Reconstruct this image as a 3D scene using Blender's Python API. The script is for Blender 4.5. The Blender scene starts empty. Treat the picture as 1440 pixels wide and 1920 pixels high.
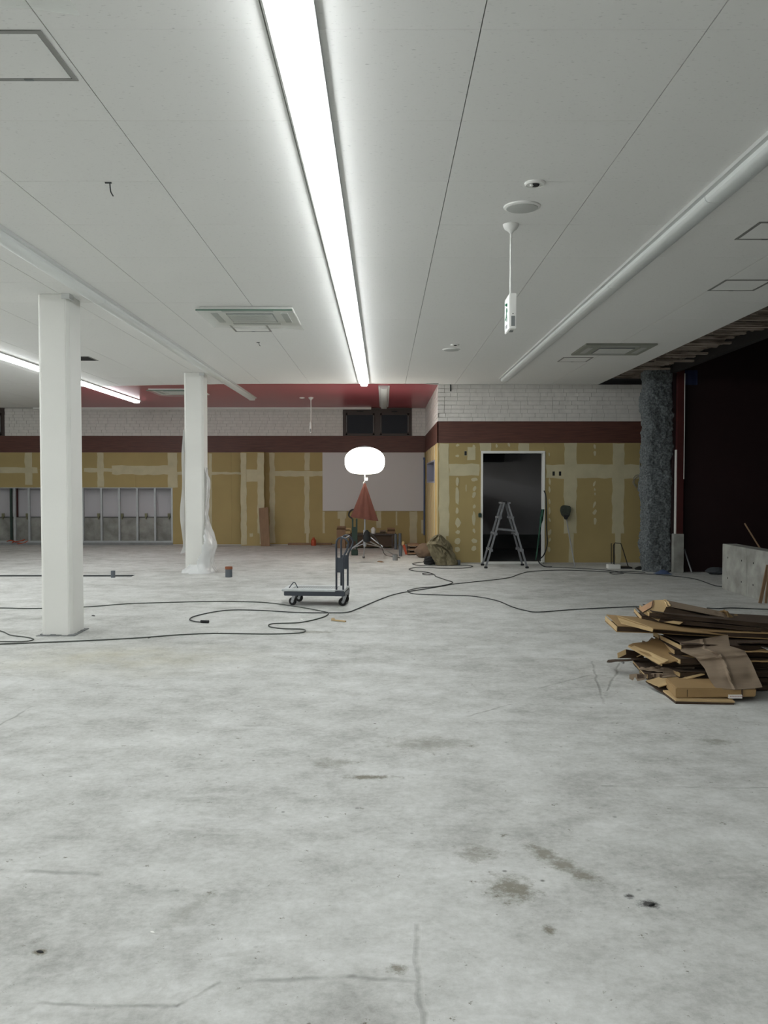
import bpy, bmesh, math, random
from mathutils import Vector, Matrix, noise
R = random.Random(7)
# ------------------------------------------------------------------ camera, world, light level
F = 1640.0; HC = 1.876; CZ = 1.52; ZC = CZ + HC; VX = 720.5; HOR = 907.0
PITCH = math.atan((960 - HOR) / F)
scene = bpy.context.scene
cam_d = bpy.data.cameras.new('camera'); cam = bpy.data.objects.new('camera', cam_d)
scene.collection.objects.link(cam); scene.camera = cam
cam_d.sensor_fit = 'HORIZONTAL'; cam_d.sensor_width = 36.0; cam_d.lens = F / 1440 * 36
cam_d.clip_start = .05; cam_d.clip_end = 200
cam.location = (0, 0, CZ); cam.rotation_euler = (math.pi / 2 - PITCH, 0, 0)
world = bpy.data.worlds.new('world'); scene.world = world; world.use_nodes = True
world.node_tree.nodes['Background'].inputs[0].default_value = (.55, .65, .8, 1)
world.node_tree.nodes['Background'].inputs[1].default_value = .004
scene.view_settings.view_transform = 'Standard'; scene.view_settings.look = 'None'
scene.view_settings.gamma = 1; scene.view_settings.use_curve_mapping = False
scene.view_settings.exposure = 1.24
TUBE = 10.0; BALLOON = 4.0                       # radiance of the lit strips and the balloon lamp
YP, YB, XS, XR = 16.63, 21.67, 1.03, 4.88        # partition front, back wall, partition side, right edge

# ------------------------------------------------------------------ pixel -> world helpers
def ray(px, py):
    dx = (px - 720) / F; dz = -(py - 960) / F
    c, s = math.cos(PITCH), math.sin(PITCH)
    return Vector((dx, c + dz * s, -s + dz * c))
def P(px, py, Y):
    d = ray(px, py); return Vector((0, 0, CZ)) + d * (Y / d.y)
def HZ(px, py, z):
    d = ray(px, py); return Vector((0, 0, CZ)) + d * ((z - CZ) / d.z)
def FL(px, py, z=0.0): return HZ(px, py, z)
def CL(px, py): return HZ(px, py, ZC)

# ------------------------------------------------------------------ materials
def lin(c): return tuple(((v / 255) / 12.92 if v / 255 < .04045 else ((v / 255 + .055) / 1.055) ** 2.4) for v in c) + (1,)
MATS = {}
def mat(name, col, rough=.7, metal=0, var=.0, vscale=6, bump=0, bscale=60, emit=0, alpha=1, stretch=None, dark=None, spec=.4, trans=0):
    if name in MATS: return MATS[name]
    m = bpy.data.materials.new(name); m.use_nodes = True; MATS[name] = m
    nt = m.node_tree; N = nt.nodes; L = nt.links; b = N['Principled BSDF']
    c = lin(col)
    b.inputs['Base Color'].default_value = c; b.inputs['Roughness'].default_value = rough
    b.inputs['Metallic'].default_value = metal; b.inputs['Specular IOR Level'].default_value = spec
    tc = N.new('ShaderNodeTexCoord'); co = tc.outputs['Object']
    if stretch:
        mp = N.new('ShaderNodeMapping'); mp.inputs['Scale'].default_value = stretch
        L.new(co, mp.inputs[0]); co = mp.outputs[0]
    if var or dark:
        no = N.new('ShaderNodeTexNoise'); no.inputs['Scale'].default_value = vscale; no.inputs['Detail'].default_value = 6
        L.new(co, no.inputs[0])
        rp = N.new('ShaderNodeValToRGB'); L.new(no.outputs[0], rp.inputs[0])
        d = lin(dark) if dark else tuple(v * (1 - var) for v in c[:3]) + (1,)
        u = c if dark else tuple(min(1, v * (1 + var)) for v in c[:3]) + (1,)
        rp.color_ramp.elements[0].position = .32; rp.color_ramp.elements[0].color = d
        rp.color_ramp.elements[1].position = .68; rp.color_ramp.elements[1].color = u
        L.new(rp.outputs[0], b.inputs['Base Color'])
    if bump:
        n2 = N.new('ShaderNodeTexNoise'); n2.inputs['Scale'].default_value = bscale; n2.inputs['Detail'].default_value = 5
        L.new(co, n2.inputs[0]); bp = N.new('ShaderNodeBump'); bp.inputs['Strength'].default_value = bump
        bp.inputs['Distance'].default_value = .01
        L.new(n2.outputs[0], bp.inputs['Height']); L.new(bp.outputs[0], b.inputs['Normal'])
    if emit:
        b.inputs['Emission Color'].default_value = c; b.inputs['Emission Strength'].default_value = emit
    if alpha < 1: b.inputs['Alpha'].default_value = alpha
    if trans: b.inputs['Transmission Weight'].default_value = trans
    return m

M_ceil = mat('ceiling_board', (232, 232, 229), .9)
def ceil_nodes():
    nt = M_ceil.node_tree; N = nt.nodes; L = nt.links; b = N['Principled BSDF']
    geo = N.new('ShaderNodeNewGeometry'); mp = N.new('ShaderNodeMapping'); mp.inputs['Scale'].default_value = (34, 110, 40)
    L.new(geo.outputs['Position'], mp.inputs[0])
    no = N.new('ShaderNodeTexNoise'); no.inputs['Scale'].default_value = 1; no.inputs['Detail'].default_value = 3
    L.new(mp.outputs[0], no.inputs[0]); rp = N.new('ShaderNodeValToRGB'); L.new(no.outputs[0], rp.inputs[0])
    c = lin((232, 232, 229))
    rp.color_ramp.elements[0].position = .26; rp.color_ramp.elements[0].color = tuple(v * .72 for v in c[:3]) + (1,)
    rp.color_ramp.elements[1].position = .36; rp.color_ramp.elements[1].color = c
    L.new(rp.outputs[0], b.inputs['Base Color'])
ceil_nodes()
M_joint = mat('joint_grey', (120, 120, 116), .9)
M_red = mat('red_ceiling_sheet', (166, 80, 88), .3, var=.05, vscale=1.2, spec=.5)
M_white = mat('white_paint', (229, 229, 224), .55, var=.02, vscale=2)
M_wplas = mat('white_plastic', (228, 228, 224), .4)
M_brick = mat('white_brick', (216, 213, 208), .8, var=.06, vscale=9, bump=.3, bscale=80)
M_mortar = mat('brick_joint', (188, 185, 180), .9)
M_wood = mat('walnut_band', (98, 62, 52), .5, dark=(80, 50, 44), vscale=3, stretch=(1, 1, 14), bump=.05)
M_gyp = mat('gypsum_board_paper', (164, 146, 100), .9, var=.06, vscale=1.5)
M_fill = mat('joint_filler', (188, 180, 150), .9, var=.07, vscale=5)
M_pine = mat('pale_pine', (205, 180, 125), .7, dark=(180, 150, 98), vscale=4, stretch=(6, 6, .6))
M_panel = mat('white_wall_panel', (196, 192, 190), .45)
M_stud = mat('galvanised_steel', (170, 173, 175), .4, metal=.5, var=.06, vscale=10)
M_inner = mat('inner_sheet', (190, 188, 192), .7, var=.03, vscale=1)
M_conc = mat('cast_concrete', (164, 164, 158), .85, dark=(132, 132, 126), vscale=5, bump=.3, bscale=40)
M_kerb = mat('kerb_concrete', (130, 132, 132), .9, var=.1, vscale=6)
M_dark = mat('dark_void', (18, 17, 17), .9)
M_maroon = mat('maroon_sheeting', (34, 14, 16), .6, var=.15, vscale=.8)
M_redsteel = mat('red_steel', (70, 28, 26), .55, var=.1)
M_room = mat('grey_room_wall', (172, 172, 175), .9, var=.06, vscale=1)
M_roomf = mat('grey_room_floor', (84, 86, 86), .8, var=.1)
M_rock = mat('sprayed_rockwool', (122, 128, 130), 1, dark=(66, 71, 73), vscale=34, bump=1, bscale=60)
M_deck = mat('rough_deck', (136, 124, 112), 1, dark=(72, 63, 56), vscale=7, bump=.8, bscale=25, stretch=(1, 4, 1))
M_batten = mat('old_batten', (176, 164, 152), .9, dark=(96, 82, 72), vscale=5, stretch=(.6, 4, 4))
M_lamp = mat('lit_diffuser', (248, 251, 252), .5, emit=TUBE)
M_lampoff = mat('unlit_diffuser', (226, 230, 228), .3, spec=.5)
M_housing = mat('lamp_housing', (206, 208, 206), .35)
M_balloon = mat('balloon_skin', (255, 250, 240), .5, emit=BALLOON)
M_black = mat('black_rubber', (26, 27, 28), .6)
M_cord = mat('cord_rubber', (74, 78, 74), .6)
M_cord2 = mat('dark_cord_rubber', (46, 49, 50), .6)
M_cart = mat('cart_blue_grey', (66, 71, 79), .35, metal=.25)
M_deckp = mat('cart_deck_plate', (198, 202, 202), .5, var=.08, vscale=14)
M_alu = mat('aluminium', (176, 178, 182), .35, metal=.6)
M_pvc = mat('grey_pvc', (92, 98, 104), .5)
M_orange = mat('orange_plastic', (176, 78, 48), .5)
M_card = mat('cardboard', (156, 128, 88), .85, var=.08, vscale=5, bump=.15, bscale=30)
M_cardl = mat('cardboard_light', (186, 160, 118), .85, var=.06, vscale=5)
M_cardg = mat('cardboard_grey_brown', (132, 116, 98), .8, var=.05, vscale=5, bump=.1, bscale=120, stretch=(1, 8, 8))
M_cardd = mat('cardboard_dark', (66, 52, 40), .9, var=.2, vscale=7)  # brown with the pile's shadow in it; also creases, print and string
M_board = mat('brown_board', (134, 108, 84), .8, var=.08, stretch=(4, 4, .6))
M_canvas = mat('olive_canvas', (118, 110, 86), .9, var=.1, vscale=6, bump=.6, bscale=9)
M_rust = mat('rust_red_cloth', (100, 58, 47), .85, var=.1, vscale=9)
M_green = mat('green_paint', (38, 56, 48), .5)
M_blue = mat('blue_sheet', (76, 92, 124), .6)
M_navy = mat('navy_sheet', (34, 44, 78), .7)
M_glassd = mat('dark_window_glass', (44, 48, 54), .65, spec=.25)
M_bronze = mat('bronze_frame', (64, 54, 50), .45)
M_pgreen = mat('sign_green', (20, 110, 80), .5)
M_greyp = mat('grey_plastic', (120, 124, 124), .5)
M_film = mat('plastic_film', (236, 238, 238), .25, alpha=.72, spec=.6, bump=.5, bscale=8)
M_filmg = mat('clear_plastic_film', (214, 224, 216), .2, alpha=.3, spec=.6)
M_filmedge = mat('film_edge_green', (96, 124, 110), .4)
M_wlabel = mat('white_paper', (225, 222, 218), .7)

# ------------------------------------------------------------------ mesh builder
col = scene.collection
def tag(o, label=None, cat=None, group=None, kind=None):
    if label: o['label'] = label
    if cat: o['category'] = cat
    if group: o['group'] = group
    if kind: o['kind'] = kind
    return o
def empty(name, loc, label, cat, group=None):
    o = bpy.data.objects.new(name, None); o.empty_display_size = .1; o.location = loc
    col.objects.link(o); return tag(o, label, cat, group)
def wloc(o):
    v = Vector((0, 0, 0))
    while o: v += Vector(o.location); o = o.parent
    return v
class MB:
    def __init__(s): s.v = []; s.f = []
    def add(s, vs, fs):
        n = len(s.v); s.v += [Vector(v) for v in vs]; s.f += [tuple(i + n for i in f) for f in fs]; return s
    def box(s, x0, x1, y0, y1, z0, z1):
        vs = [(x, y, z) for z in (z0, z1) for y in (y0, y1) for x in (x0, x1)]
        return s.add(vs, [(0, 2, 3, 1), (4, 5, 7, 6), (0, 1, 5, 4), (2, 6, 7, 3), (0, 4, 6, 2), (1, 3, 7, 5)])
    def hexa(s, a, b):            # two quads (bottom a, top b)
        return s.add(list(a) + list(b), [(3, 2, 1, 0), (4, 5, 6, 7), (0, 1, 5, 4), (1, 2, 6, 5), (2, 3, 7, 6), (3, 0, 4, 7)])
    def prism(s, pts, d):         # polygon pts (3d) extruded by vector d
        n = len(pts); d = Vector(d); pts = [Vector(p) for p in pts]
        return s.add(pts + [p + d for p in pts], [tuple(range(n))[::-1], tuple(range(n, 2 * n))] + [(i, (i + 1) % n, n + (i + 1) % n, n + i) for i in range(n)])
    def tube(s, pts, r, n=8, cap=True):
        pts = [Vector(p) for p in pts]; rs = r if isinstance(r, (list, tuple)) else [r] * len(pts)
        base = len(s.v); up = None
        for i, p in enumerate(pts):
            t = (pts[min(i + 1, len(pts) - 1)] - pts[max(i - 1, 0)]).normalized()
            if up is None:
                up = Vector((0, 0, 1)) if abs(t.z) < .9 else Vector((1, 0, 0))
            a = t.cross(up).normalized(); up = a.cross(t).normalized()
            for k in range(n):
                an = 2 * math.pi * k / n; s.v.append(p + (a * math.cos(an) + up * math.sin(an)) * rs[i])
        for i in range(len(pts) - 1):
            for k in range(n):
                a0 = base + i * n + k; a1 = base + i * n + (k + 1) % n
                s.f.append((a0, a1, a1 + n, a0 + n))
        if cap:
            s.f.append(tuple(base + k for k in range(n))[::-1]); e = base + (len(pts) - 1) * n
            s.f.append(tuple(e + k for k in range(n)))
        return s
    def bar(s, a, b, w, h):       # rectangular bar from a to b
        a, b = Vector(a), Vector(b); t = (b - a).normalized()
        up = Vector((0, 0, 1)) if abs(t.z) < .95 else Vector((0, 1, 0))
        x = t.cross(up).normalized() * w / 2; y = x.cross(t).normalized() * h / 2
        return s.hexa([a - x - y, a + x - y, a + x + y, a - x + y], [b - x - y, b + x - y, b + x + y, b - x + y])
    def lathe(s, prof, c, n=24):  # prof: (r, z) list
        c = Vector(c); base = len(s.v)
        for r, z in prof:
            for k in range(n):
                an = 2 * math.pi * k / n; s.v.append(c + Vector((r * math.cos(an), r * math.sin(an), z)))
        for i in range(len(prof) - 1):
            for k in range(n):
                a0 = base + i * n + k; a1 = base + i * n + (k + 1) % n
                s.f.append((a0, a1, a1 + n, a0 + n))
        s.f.append(tuple(base + k for k in range(n))[::-1]); e = base + (len(prof) - 1) * n
        s.f.append(tuple(e + k for k in range(n)))
        return s
    def grid(s, fn, nu, nv, keep=None, thick=0):
        base = len(s.v)
        for j in range(nv + 1):
            for i in range(nu + 1): s.v.append(Vector(fn(i / nu, j / nv)))
        for j in range(nv):
            for i in range(nu):
                if keep and not keep((i + .5) / nu, (j + .5) / nv): continue
                a = base + j * (nu + 1) + i; s.f.append((a, a + 1, a + nu + 2, a + nu + 1))
        return s
    def xf(s, m):
        s.v = [m @ v for v in s.v]; return s
    def build(s, name, m, parent=None, bevel=0, sol=0, fix=True):
        me = bpy.data.meshes.new(name)
        if parent is not None: org = wloc(parent)
        elif bevel is None: org = Vector((0, 0, 0))
        else:
            xs = [v.x for v in s.v]; ys = [v.y for v in s.v]; zs = [v.z for v in s.v]
            org = Vector(((min(xs) + max(xs)) / 2, (min(ys) + max(ys)) / 2, min(zs)))
        me.from_pydata([v - org for v in s.v], [], s.f)
        bm = bmesh.new(); bm.from_mesh(me)
        if fix: bmesh.ops.recalc_face_normals(bm, faces=bm.faces)
        if sol: 
            bmesh.ops.solidify(bm, geom=bm.faces[:], thickness=sol)
        if bevel:
            ed = [e for e in bm.edges if len(e.link_faces) == 2 and e.calc_face_angle(0) > .6]
            bmesh.ops.bevel(bm, geom=ed, offset=bevel, segments=2, affect='EDGES', clamp_overlap=True)
        bm.to_mesh(me); bm.free()
        for p in me.polygons: p.use_smooth = True
        me.set_sharp_from_angle(angle=math.radians(35))
        me.materials.append(m)
        o = bpy.data.objects.new(name, me); col.objects.link(o)
        if parent is not None: o.parent = parent
        else: o.location = org
        return o
def spline(pts, n=6):
    pts = [Vector(p) for p in pts]; out = []
    for i in range(len(pts) - 1):
        p0 = pts[max(i - 1, 0)]; p1 = pts[i]; p2 = pts[i + 1]; p3 = pts[min(i + 2, len(pts) - 1)]
        for k in range(n):
            t = k / n
            out.append(.5 * ((2 * p1) + (p2 - p0) * t + (2 * p0 - 5 * p1 + 4 * p2 - p3) * t * t + (3 * p1 - p0 - 3 * p2 + p3) * t ** 3))
    out.append(pts[-1]); return out
def struct(mb, name, m, bevel=None):
    o = mb.build(name, m, None, bevel); return tag(o, kind='structure')
def share(o, name, loc_delta, parent):       # a copy of a piece sharing its mesh
    c = o.copy(); col.objects.link(c); c.parent = parent; c.location = Vector(o.location) + Vector(loc_delta); return c

# ================================================================== LARGE STRUCTURE
# ---- floor with a long trench cut into it
TX1 = -4.14; TY0, TY1 = 14.30, 14.52
fb = MB()
xs = [-12, -11.0, TX1, 12]; ys = [-12, TY0, TY1, 22]
for i in range(3):
    for j in range(3):
        if i == 1 and j == 1: continue
        fb.add([(xs[i], ys[j], 0), (xs[i + 1], ys[j], 0), (xs[i + 1], ys[j + 1], 0), (xs[i], ys[j + 1], 0)], [(0, 1, 2, 3)])
M_floor = bpy.data.materials.new('concrete_floor'); M_floor.use_nodes = True
def floor_nodes():
    nt = M_floor.node_tree; N = nt.nodes; L = nt.links; b = N['Principled BSDF']
    b.inputs['Roughness'].default_value = .75; b.inputs['Specular IOR Level'].default_value = .3
    geo = N.new('ShaderNodeNewGeometry'); pos = geo.outputs['Position']
    def nz(scale, detail=6, rough=.6, st=None, dist=0):
        n = N.new('ShaderNodeTexNoise'); n.inputs['Scale'].default_value = scale; n.inputs['Detail'].default_value = detail
        n.inputs['Roughness'].default_value = rough; n.inputs['Distortion'].default_value = dist
        if st:
            mp = N.new('ShaderNodeMapping'); mp.inputs['Scale'].default_value = st; L.new(pos, mp.inputs[0]); L.new(mp.outputs[0], n.inputs[0])
        else: L.new(pos, n.inputs[0])
        return n.outputs[0]
    def mr(v, a, c, lo, hi):
        n = N.new('ShaderNodeMapRange'); n.inputs[1].default_value = a; n.inputs[2].default_value = c
        n.inputs[3].default_value = lo; n.inputs[4].default_value = hi; L.new(v, n.inputs[0]); return n.outputs[0]
    def ma(op, a, c=None, clamp=False):
        n = N.new('ShaderNodeMath'); n.operation = op; n.use_clamp = clamp
        for k, v in enumerate((a, c)):
            if v is None: continue
            if isinstance(v, (int, float)): n.inputs[k].default_value = v
            else: L.new(v, n.inputs[k])
        return n.outputs[0]
    def vm(op, a, c=None, out=0):
        n = N.new('ShaderNodeVectorMath'); n.operation = op
        for k, v in enumerate((a, c)):
            if v is None: continue
            if isinstance(v, (tuple, Vector)): n.inputs[k].default_value = tuple(v)
            else: L.new(v, n.inputs[k])
        return n.outputs[out]
    # wobbling position for scratches and cracks
    wn = N.new('ShaderNodeTexNoise'); wn.inputs['Scale'].default_value = 5; wn.inputs['Detail'].default_value = 4; L.new(pos, wn.inputs[0])
    wob = vm('MULTIPLY', vm('SUBTRACT', wn.outputs['Color'], (.5, .5, .5)), (.06, .06, 0)); wp = vm('ADD', pos, wob)
    def seg(a, c, w):
        a = FL(*a); c = FL(*c); a.z = c.z = 0; d = c - a
        pa = vm('SUBTRACT', wp, a); t = ma('MULTIPLY', vm('DOT_PRODUCT', pa, d, 1), 1 / d.length_squared, True)
        sc = N.new('ShaderNodeVectorMath'); sc.operation = 'SCALE'; sc.inputs[0].default_value = tuple(d); L.new(t, sc.inputs[3])
        return mr(vm('LENGTH', vm('SUBTRACT', pa, sc.outputs[0]), None, 1), w * .3, w * 1.7, 1, 0)
    def spot(c, rx, ry, ang=0):
        c = FL(*c); mp = N.new('ShaderNodeMapping'); mp.vector_type = 'TEXTURE'
        mp.inputs['Location'].default_value = (c.x, c.y, 0); mp.inputs['Rotation'].default_value = (0, 0, ang)
        mp.inputs['Scale'].default_value = (rx, ry, 1); L.new(pos, mp.inputs[0])
        return mr(vm('LENGTH', mp.outputs[0], None, 1), .2, 1.0, 1, 0)
    big = nz(.55, 5); mid = nz(3.4, 10, .72); fine = nz(30, 8, .75); stre = nz(1.6, 8, .65, (.8, 1.5, 1), .8)
    val = ma('ADD', ma('ADD', ma('MULTIPLY', big, .22), ma('MULTIPLY', mid, .36)), ma('ADD', ma('MULTIPLY', fine, .24), ma('MULTIPLY', stre, .18)))
    rp = N.new('ShaderNodeValToRGB'); L.new(val, rp.inputs[0])
    e = rp.color_ramp.elements; e[0].position = .40; e[0].color = lin((154, 154, 149)); e[1].position = .59; e[1].color = lin((208, 209, 206))
    k = e.new(.5); k.color = lin((188, 189, 185))
    colr = rp.outputs[0]
    def mixc(fac, c):
        nonlocal colr
        n = N.new('ShaderNodeMix'); n.data_type = 'RGBA'; L.new(fac, n.inputs[0]); L.new(colr, n.inputs[6]); n.inputs[7].default_value = lin(c); colr = n.outputs[2]
    # pits, specks, light scuffs
    v = N.new('ShaderNodeTexVoronoi'); v.inputs['Scale'].default_value = 7; L.new(pos, v.inputs[0])
    sp = mr(v.outputs['Distance'], .04, .09, 1, 0); mixc(ma('MULTIPLY', sp, mr(nz(1.7, 3), .44, .6, 0, .85)), (92, 92, 86))
    mixc(mr(nz(11, 10, .82), .60, .70, 0, .5), (122, 121, 113))
    mixc(mr(nz(2.6, 10, .78, (.8, 1.4, 1), 1.0), .56, .76, 0, .5), (134, 133, 125))
    mixc(mr(nz(2.3, 10, .74, (.7, 1.5, 1), .8), .55, .72, 0, .5), (218, 219, 217))
    stn = nz(13, 9, .8) 
    for c, rx, ry, a, s in [((960, 1665), .12, .16, .5, .6), ((1045, 1615), .07, .34, .55, .55), ((895, 1600), .12, .12, 0, .4),
                            ((690, 1457), .18, .05, 0, .65), ((625, 1430), .16, .12, 0, .35), ((590, 1185), .35, .12, 0, .45),
                            ((1340, 1390), .18, .08, 0, .4), ((745, 1815), .05, .04, 0, .6), ((1215, 1695), .05, .05, 0, .9), ((1180, 1680), .03, .03, 0, .9),
                            ((1030, 1745), .03, .05, 0, .7), ((75, 1785), .03, .03, 0, .8), ((800, 1395), .4, .2, 0, .3), ((350, 1710), .05, .2, -.4, .2)]:
        mixc(ma('MULTIPLY', mr(ma('ADD', ma('MULTIPLY', spot(c, rx * 1.25, ry * 1.25, a), .30), stn), .62, .80, 0, 1), min(.95, s * 1.4)), (116, 112, 98) if s < .85 else (50, 50, 48))
    mixc(ma('MULTIPLY', ma('MULTIPLY', spot((230, 1235), 1.4, .9), mr(nz(2, 5), .35, .65, .2, 1)), .35), (190, 182, 146))
    crk = mr(nz(4, 6), .42, .52, .1, 1); cracks = None
    for a, c, w in [((410, 1845), (660, 1830), .010), ((660, 1830), (784, 1842), .010), ((784, 1735), (792, 1925), .008), ((0, 1884), (330, 1886), .007),
                    ((330, 1886), (410, 1845), .005), ((0, 1631), (180, 1638), .012), ((385, 1581), (480, 1578), .013), ((1130, 1474), (1440, 1478), .007),
                    ((1010, 1290), (1105, 1266), .010), ((1110, 1240), (1133, 1318), .009), ((1165, 1240), (1140, 1295), .008), ((0, 1360), (60, 1325), .007), ((870, 1345), (960, 1320), .007)]:
        s_ = seg(a, c, w); mixc(ma('MULTIPLY', s_, ma('MULTIPLY', crk, .45)), (112, 112, 106)); cracks = s_ if cracks is None else ma('MAXIMUM', cracks, s_)
    L.new(colr, b.inputs['Base Color'])
    h = ma('SUBTRACT', ma('ADD', ma('MULTIPLY', fine, .25), ma('MULTIPLY', mid, .6)), ma('MULTIPLY', cracks, .6))
    bp = N.new('ShaderNodeBump'); bp.inputs['Strength'].default_value = .35; bp.inputs['Distance'].default_value = .012
    L.new(h, bp.inputs['Height']); L.new(bp.outputs[0], b.inputs['Normal'])
floor_nodes()
floor = struct(fb, 'floor', M_floor)
t = MB(); x0 = -11.0
t.add([(x0, TY0, 0), (TX1, TY0, 0), (TX1, TY1, 0), (x0, TY1, 0), (x0, TY0, -.15), (TX1, TY0, -.15), (TX1, TY1, -.15), (x0, TY1, -.15)],
      [(4, 5, 6, 7), (0, 1, 5, 4), (1, 2, 6, 5), (2, 3, 7, 6), (3, 0, 4, 7)])
t.build('trench', mat('trench_lining', (70, 74, 76), .9), floor)

# ---- ceiling: dark backing and boards laid as single pieces
cb = MB(); cb.box(-12, 4.06, -12, 22, ZC + .014, ZC + .12)
ceiling = struct(cb, 'ceiling', M_joint)
gx = [-11.37 + .907 * k for k in range(11)] + [-1.392, -.485, .40, 1.337, 2.245, 3.15, 4.058]
gx[10] = -2.30
gx = sorted(set(round(g, 3) for g in gx))
gy = [3.676 + .91 * k for k in range(-17, 21)]
def curve_y(x):          # where the white boards end and the red sheet begins
    if x > XS: return YP
    t_ = max(0, -x - 2.0) / 4.9
    return 16.45 + .75 * t_ ** 1.6
def red_zone(x, y): return -6.3 < x < XS and y > curve_y(x)
pan = {}; rest = MB(); cnt = 0
def seen(x, y):
    px = VX + F * x / y if y > 1 else -999; py = HOR - F * HC / y if y > 1 else -999
    return -60 < px < 1500 and py > -60
for i in range(len(gx) - 1):
    for j in range(len(gy) - 1):
        x0, x1, y0, y1 = gx[i] + .0025, gx[i + 1] - .0025, gy[j] + .001, gy[j + 1] - .001
        cx_, cy_ = (x0 + x1) / 2, (y0 + y1) / 2
        if cx_ > XS and y0 >= YP: continue
        if x0 < XS < x1 and y0 >= YP - .25: x1 = XS - .001
        if x1 == XS - .001 and y0 < YP: rest.prism([(XS, y0, ZC), (gx[i + 1] - .0025, y0, ZC), (gx[i + 1] - .0025, YP - .001, ZC), (XS, YP - .001, ZC)], (0, 0, .012))
        if y1 > 21.6: y1 = 21.6
        if y0 >= y1: continue
        if cx_ > XS: y1 = min(y1, YP - .001)
        corners = [red_zone(a, b_) for a in (x0, x1) for b_ in (y0, y1)]
        if all(corners): continue
        if any(corners):     # board cut along the curved edge
            if x0 < -6.3 or x1 > XS:
                poly = [(x0, y0), (x1, y0), (x1, y1), (x0, y1)]
                if x0 < -6.3: x1 = -6.3; poly = [(x0, y0), (x1, y0), (x1, y1), (x0, y1)]
                else: poly = [(x0, y0), (x1, y0), (x1, min(y1, YP)), (x0, min(y1, curve_y(x0)))]
            else:
                poly = [(x0, y0), (x1, y0)] + [(x1 + (x0 - x1) * k / 6, min(y1, max(y0 + .002, curve_y(x1 + (x0 - x1) * k / 6)))) for k in range(7)]
        else: poly = [(x0, y0), (x1, y0), (x1, y1), (x0, y1)]
        if (seen(x0, y1) or seen(x1, y1) or seen(x0, y0)) and cnt < 298:
            m_ = MB().prism([(a, b_, ZC + R.uniform(0, .0006)) for a, b_ in poly], (0, 0, .012))
            m_.build('ceiling_board', M_ceil, ceiling); cnt += 1
        else: rest.prism([(a, b_, ZC) for a, b_ in poly], (0, 0, .012))
tag(rest.build('ceiling_boards', M_ceil, ceiling), kind='stuff')
# red glossy ceiling sheet behind the curved edge
rx = [-6.62 + (XS + 6.62) * k / 24 for k in range(25)]
MB().prism([(x, curve_y(x) + .003, ZC - .003) for x in rx] + [(XS, YB, ZC - .003), (-7.9, YB, ZC - .003)], (0, 0, .0028)).build('red_ceiling_sheet', M_red, ceiling)
ed = MB()
for k in range(24): ed.bar((rx[k], curve_y(rx[k]), ZC + .002), (rx[k + 1], curve_y(rx[k + 1]), ZC + .002), .008, .012)
ed.build('edge_bead', M_wplas, ceiling)

# ---- bricks helper: rows of proud bricks over a recessed joint plane, facing -Y or -X
def bricks(parent, u0, u1, z0, z1, place, rows, bl, single):
    bh = (z1 - z0) / rows; pieces = MB(); gap = .007
    for r in range(rows):
        u = u0 - (bl * .5 if r % 2 else R.uniform(0, .3) * bl)
        while u < u1:
            ln = bl * R.choice([.55, 1, 1, 1, 1.05]); a, b_ = max(u, u0), min(u + ln - gap, u1)
            if b_ - a > .02:
                d = R.uniform(.007, .015); zz0, zz1 = z0 + r * bh + gap / 2, z0 + (r + 1) * bh - gap / 2
                tgt = MB() if single else pieces
                place(tgt, a, b_, zz0, zz1, d)
                if single: tgt.build('brick', M_brick, parent)
            u += ln
    if not single: tag(pieces.build('bricks', M_brick, parent), kind='stuff')

# ---- jagged filler patches
def jag(x0, x1, z0, z1, amp, tl=1, tr=1):
    pts = []; n = max(2, int((x1 - x0) / .12)); m_ = max(2, int((z1 - z0) / .1))
    for k in range(n): pts.append((x0 + (x1 - x0) * k / n, z0 + R.uniform(-amp, amp)))
    for k in range(m_): pts.append((x1 + R.uniform(-amp, amp), z0 + (z1 - z0) * k / m_))
    for k in range(n): pts.append((x1 - (x1 - x0) * k / n, z1 + R.uniform(-amp, amp)))
    for k in range(m_): pts.append((x0 + R.uniform(-amp, amp), z1 - (z1 - z0) * k / m_))
    return pts
PC = [0]
def patch_px(parent, Y, a, b_, c, d, amp=.012, dp=.002):
    PC[0] += 1; dp = .0015 + .0004 * (PC[0] % 12)     # pixel rect on the plane at depth Y
    p0 = P(a, d, Y); p1 = P(c, b_, Y)
    pts = jag(p0.x, p1.x, p0.z, p1.z, min(amp, (p1.x - p0.x) * .12, abs(p1.z - p0.z) * .3))
    MB().prism([(x, Y, z) for x, z in pts], (0, -dp, 0)).build('filler_patch', M_fill, parent)
def dab_px(parent, Y, x, y, w, h, tilt=0, dp=.0072):
    c = P(x, y, Y); s = Y / F; pts = []
    for k in range(11):
        a = 2 * math.pi * k / 11; rr = R.uniform(.78, 1.15)
        u, v_ = math.cos(a) * w * s / 2 * rr, math.sin(a) * h * s / 2 * rr
        pts.append((c.x + u * math.cos(tilt) - v_ * math.sin(tilt), Y, c.z + u * math.sin(tilt) + v_ * math.cos(tilt)))
    MB().prism(pts, (0, -dp, 0)).build('filler_dab', M_fill, parent)

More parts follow.
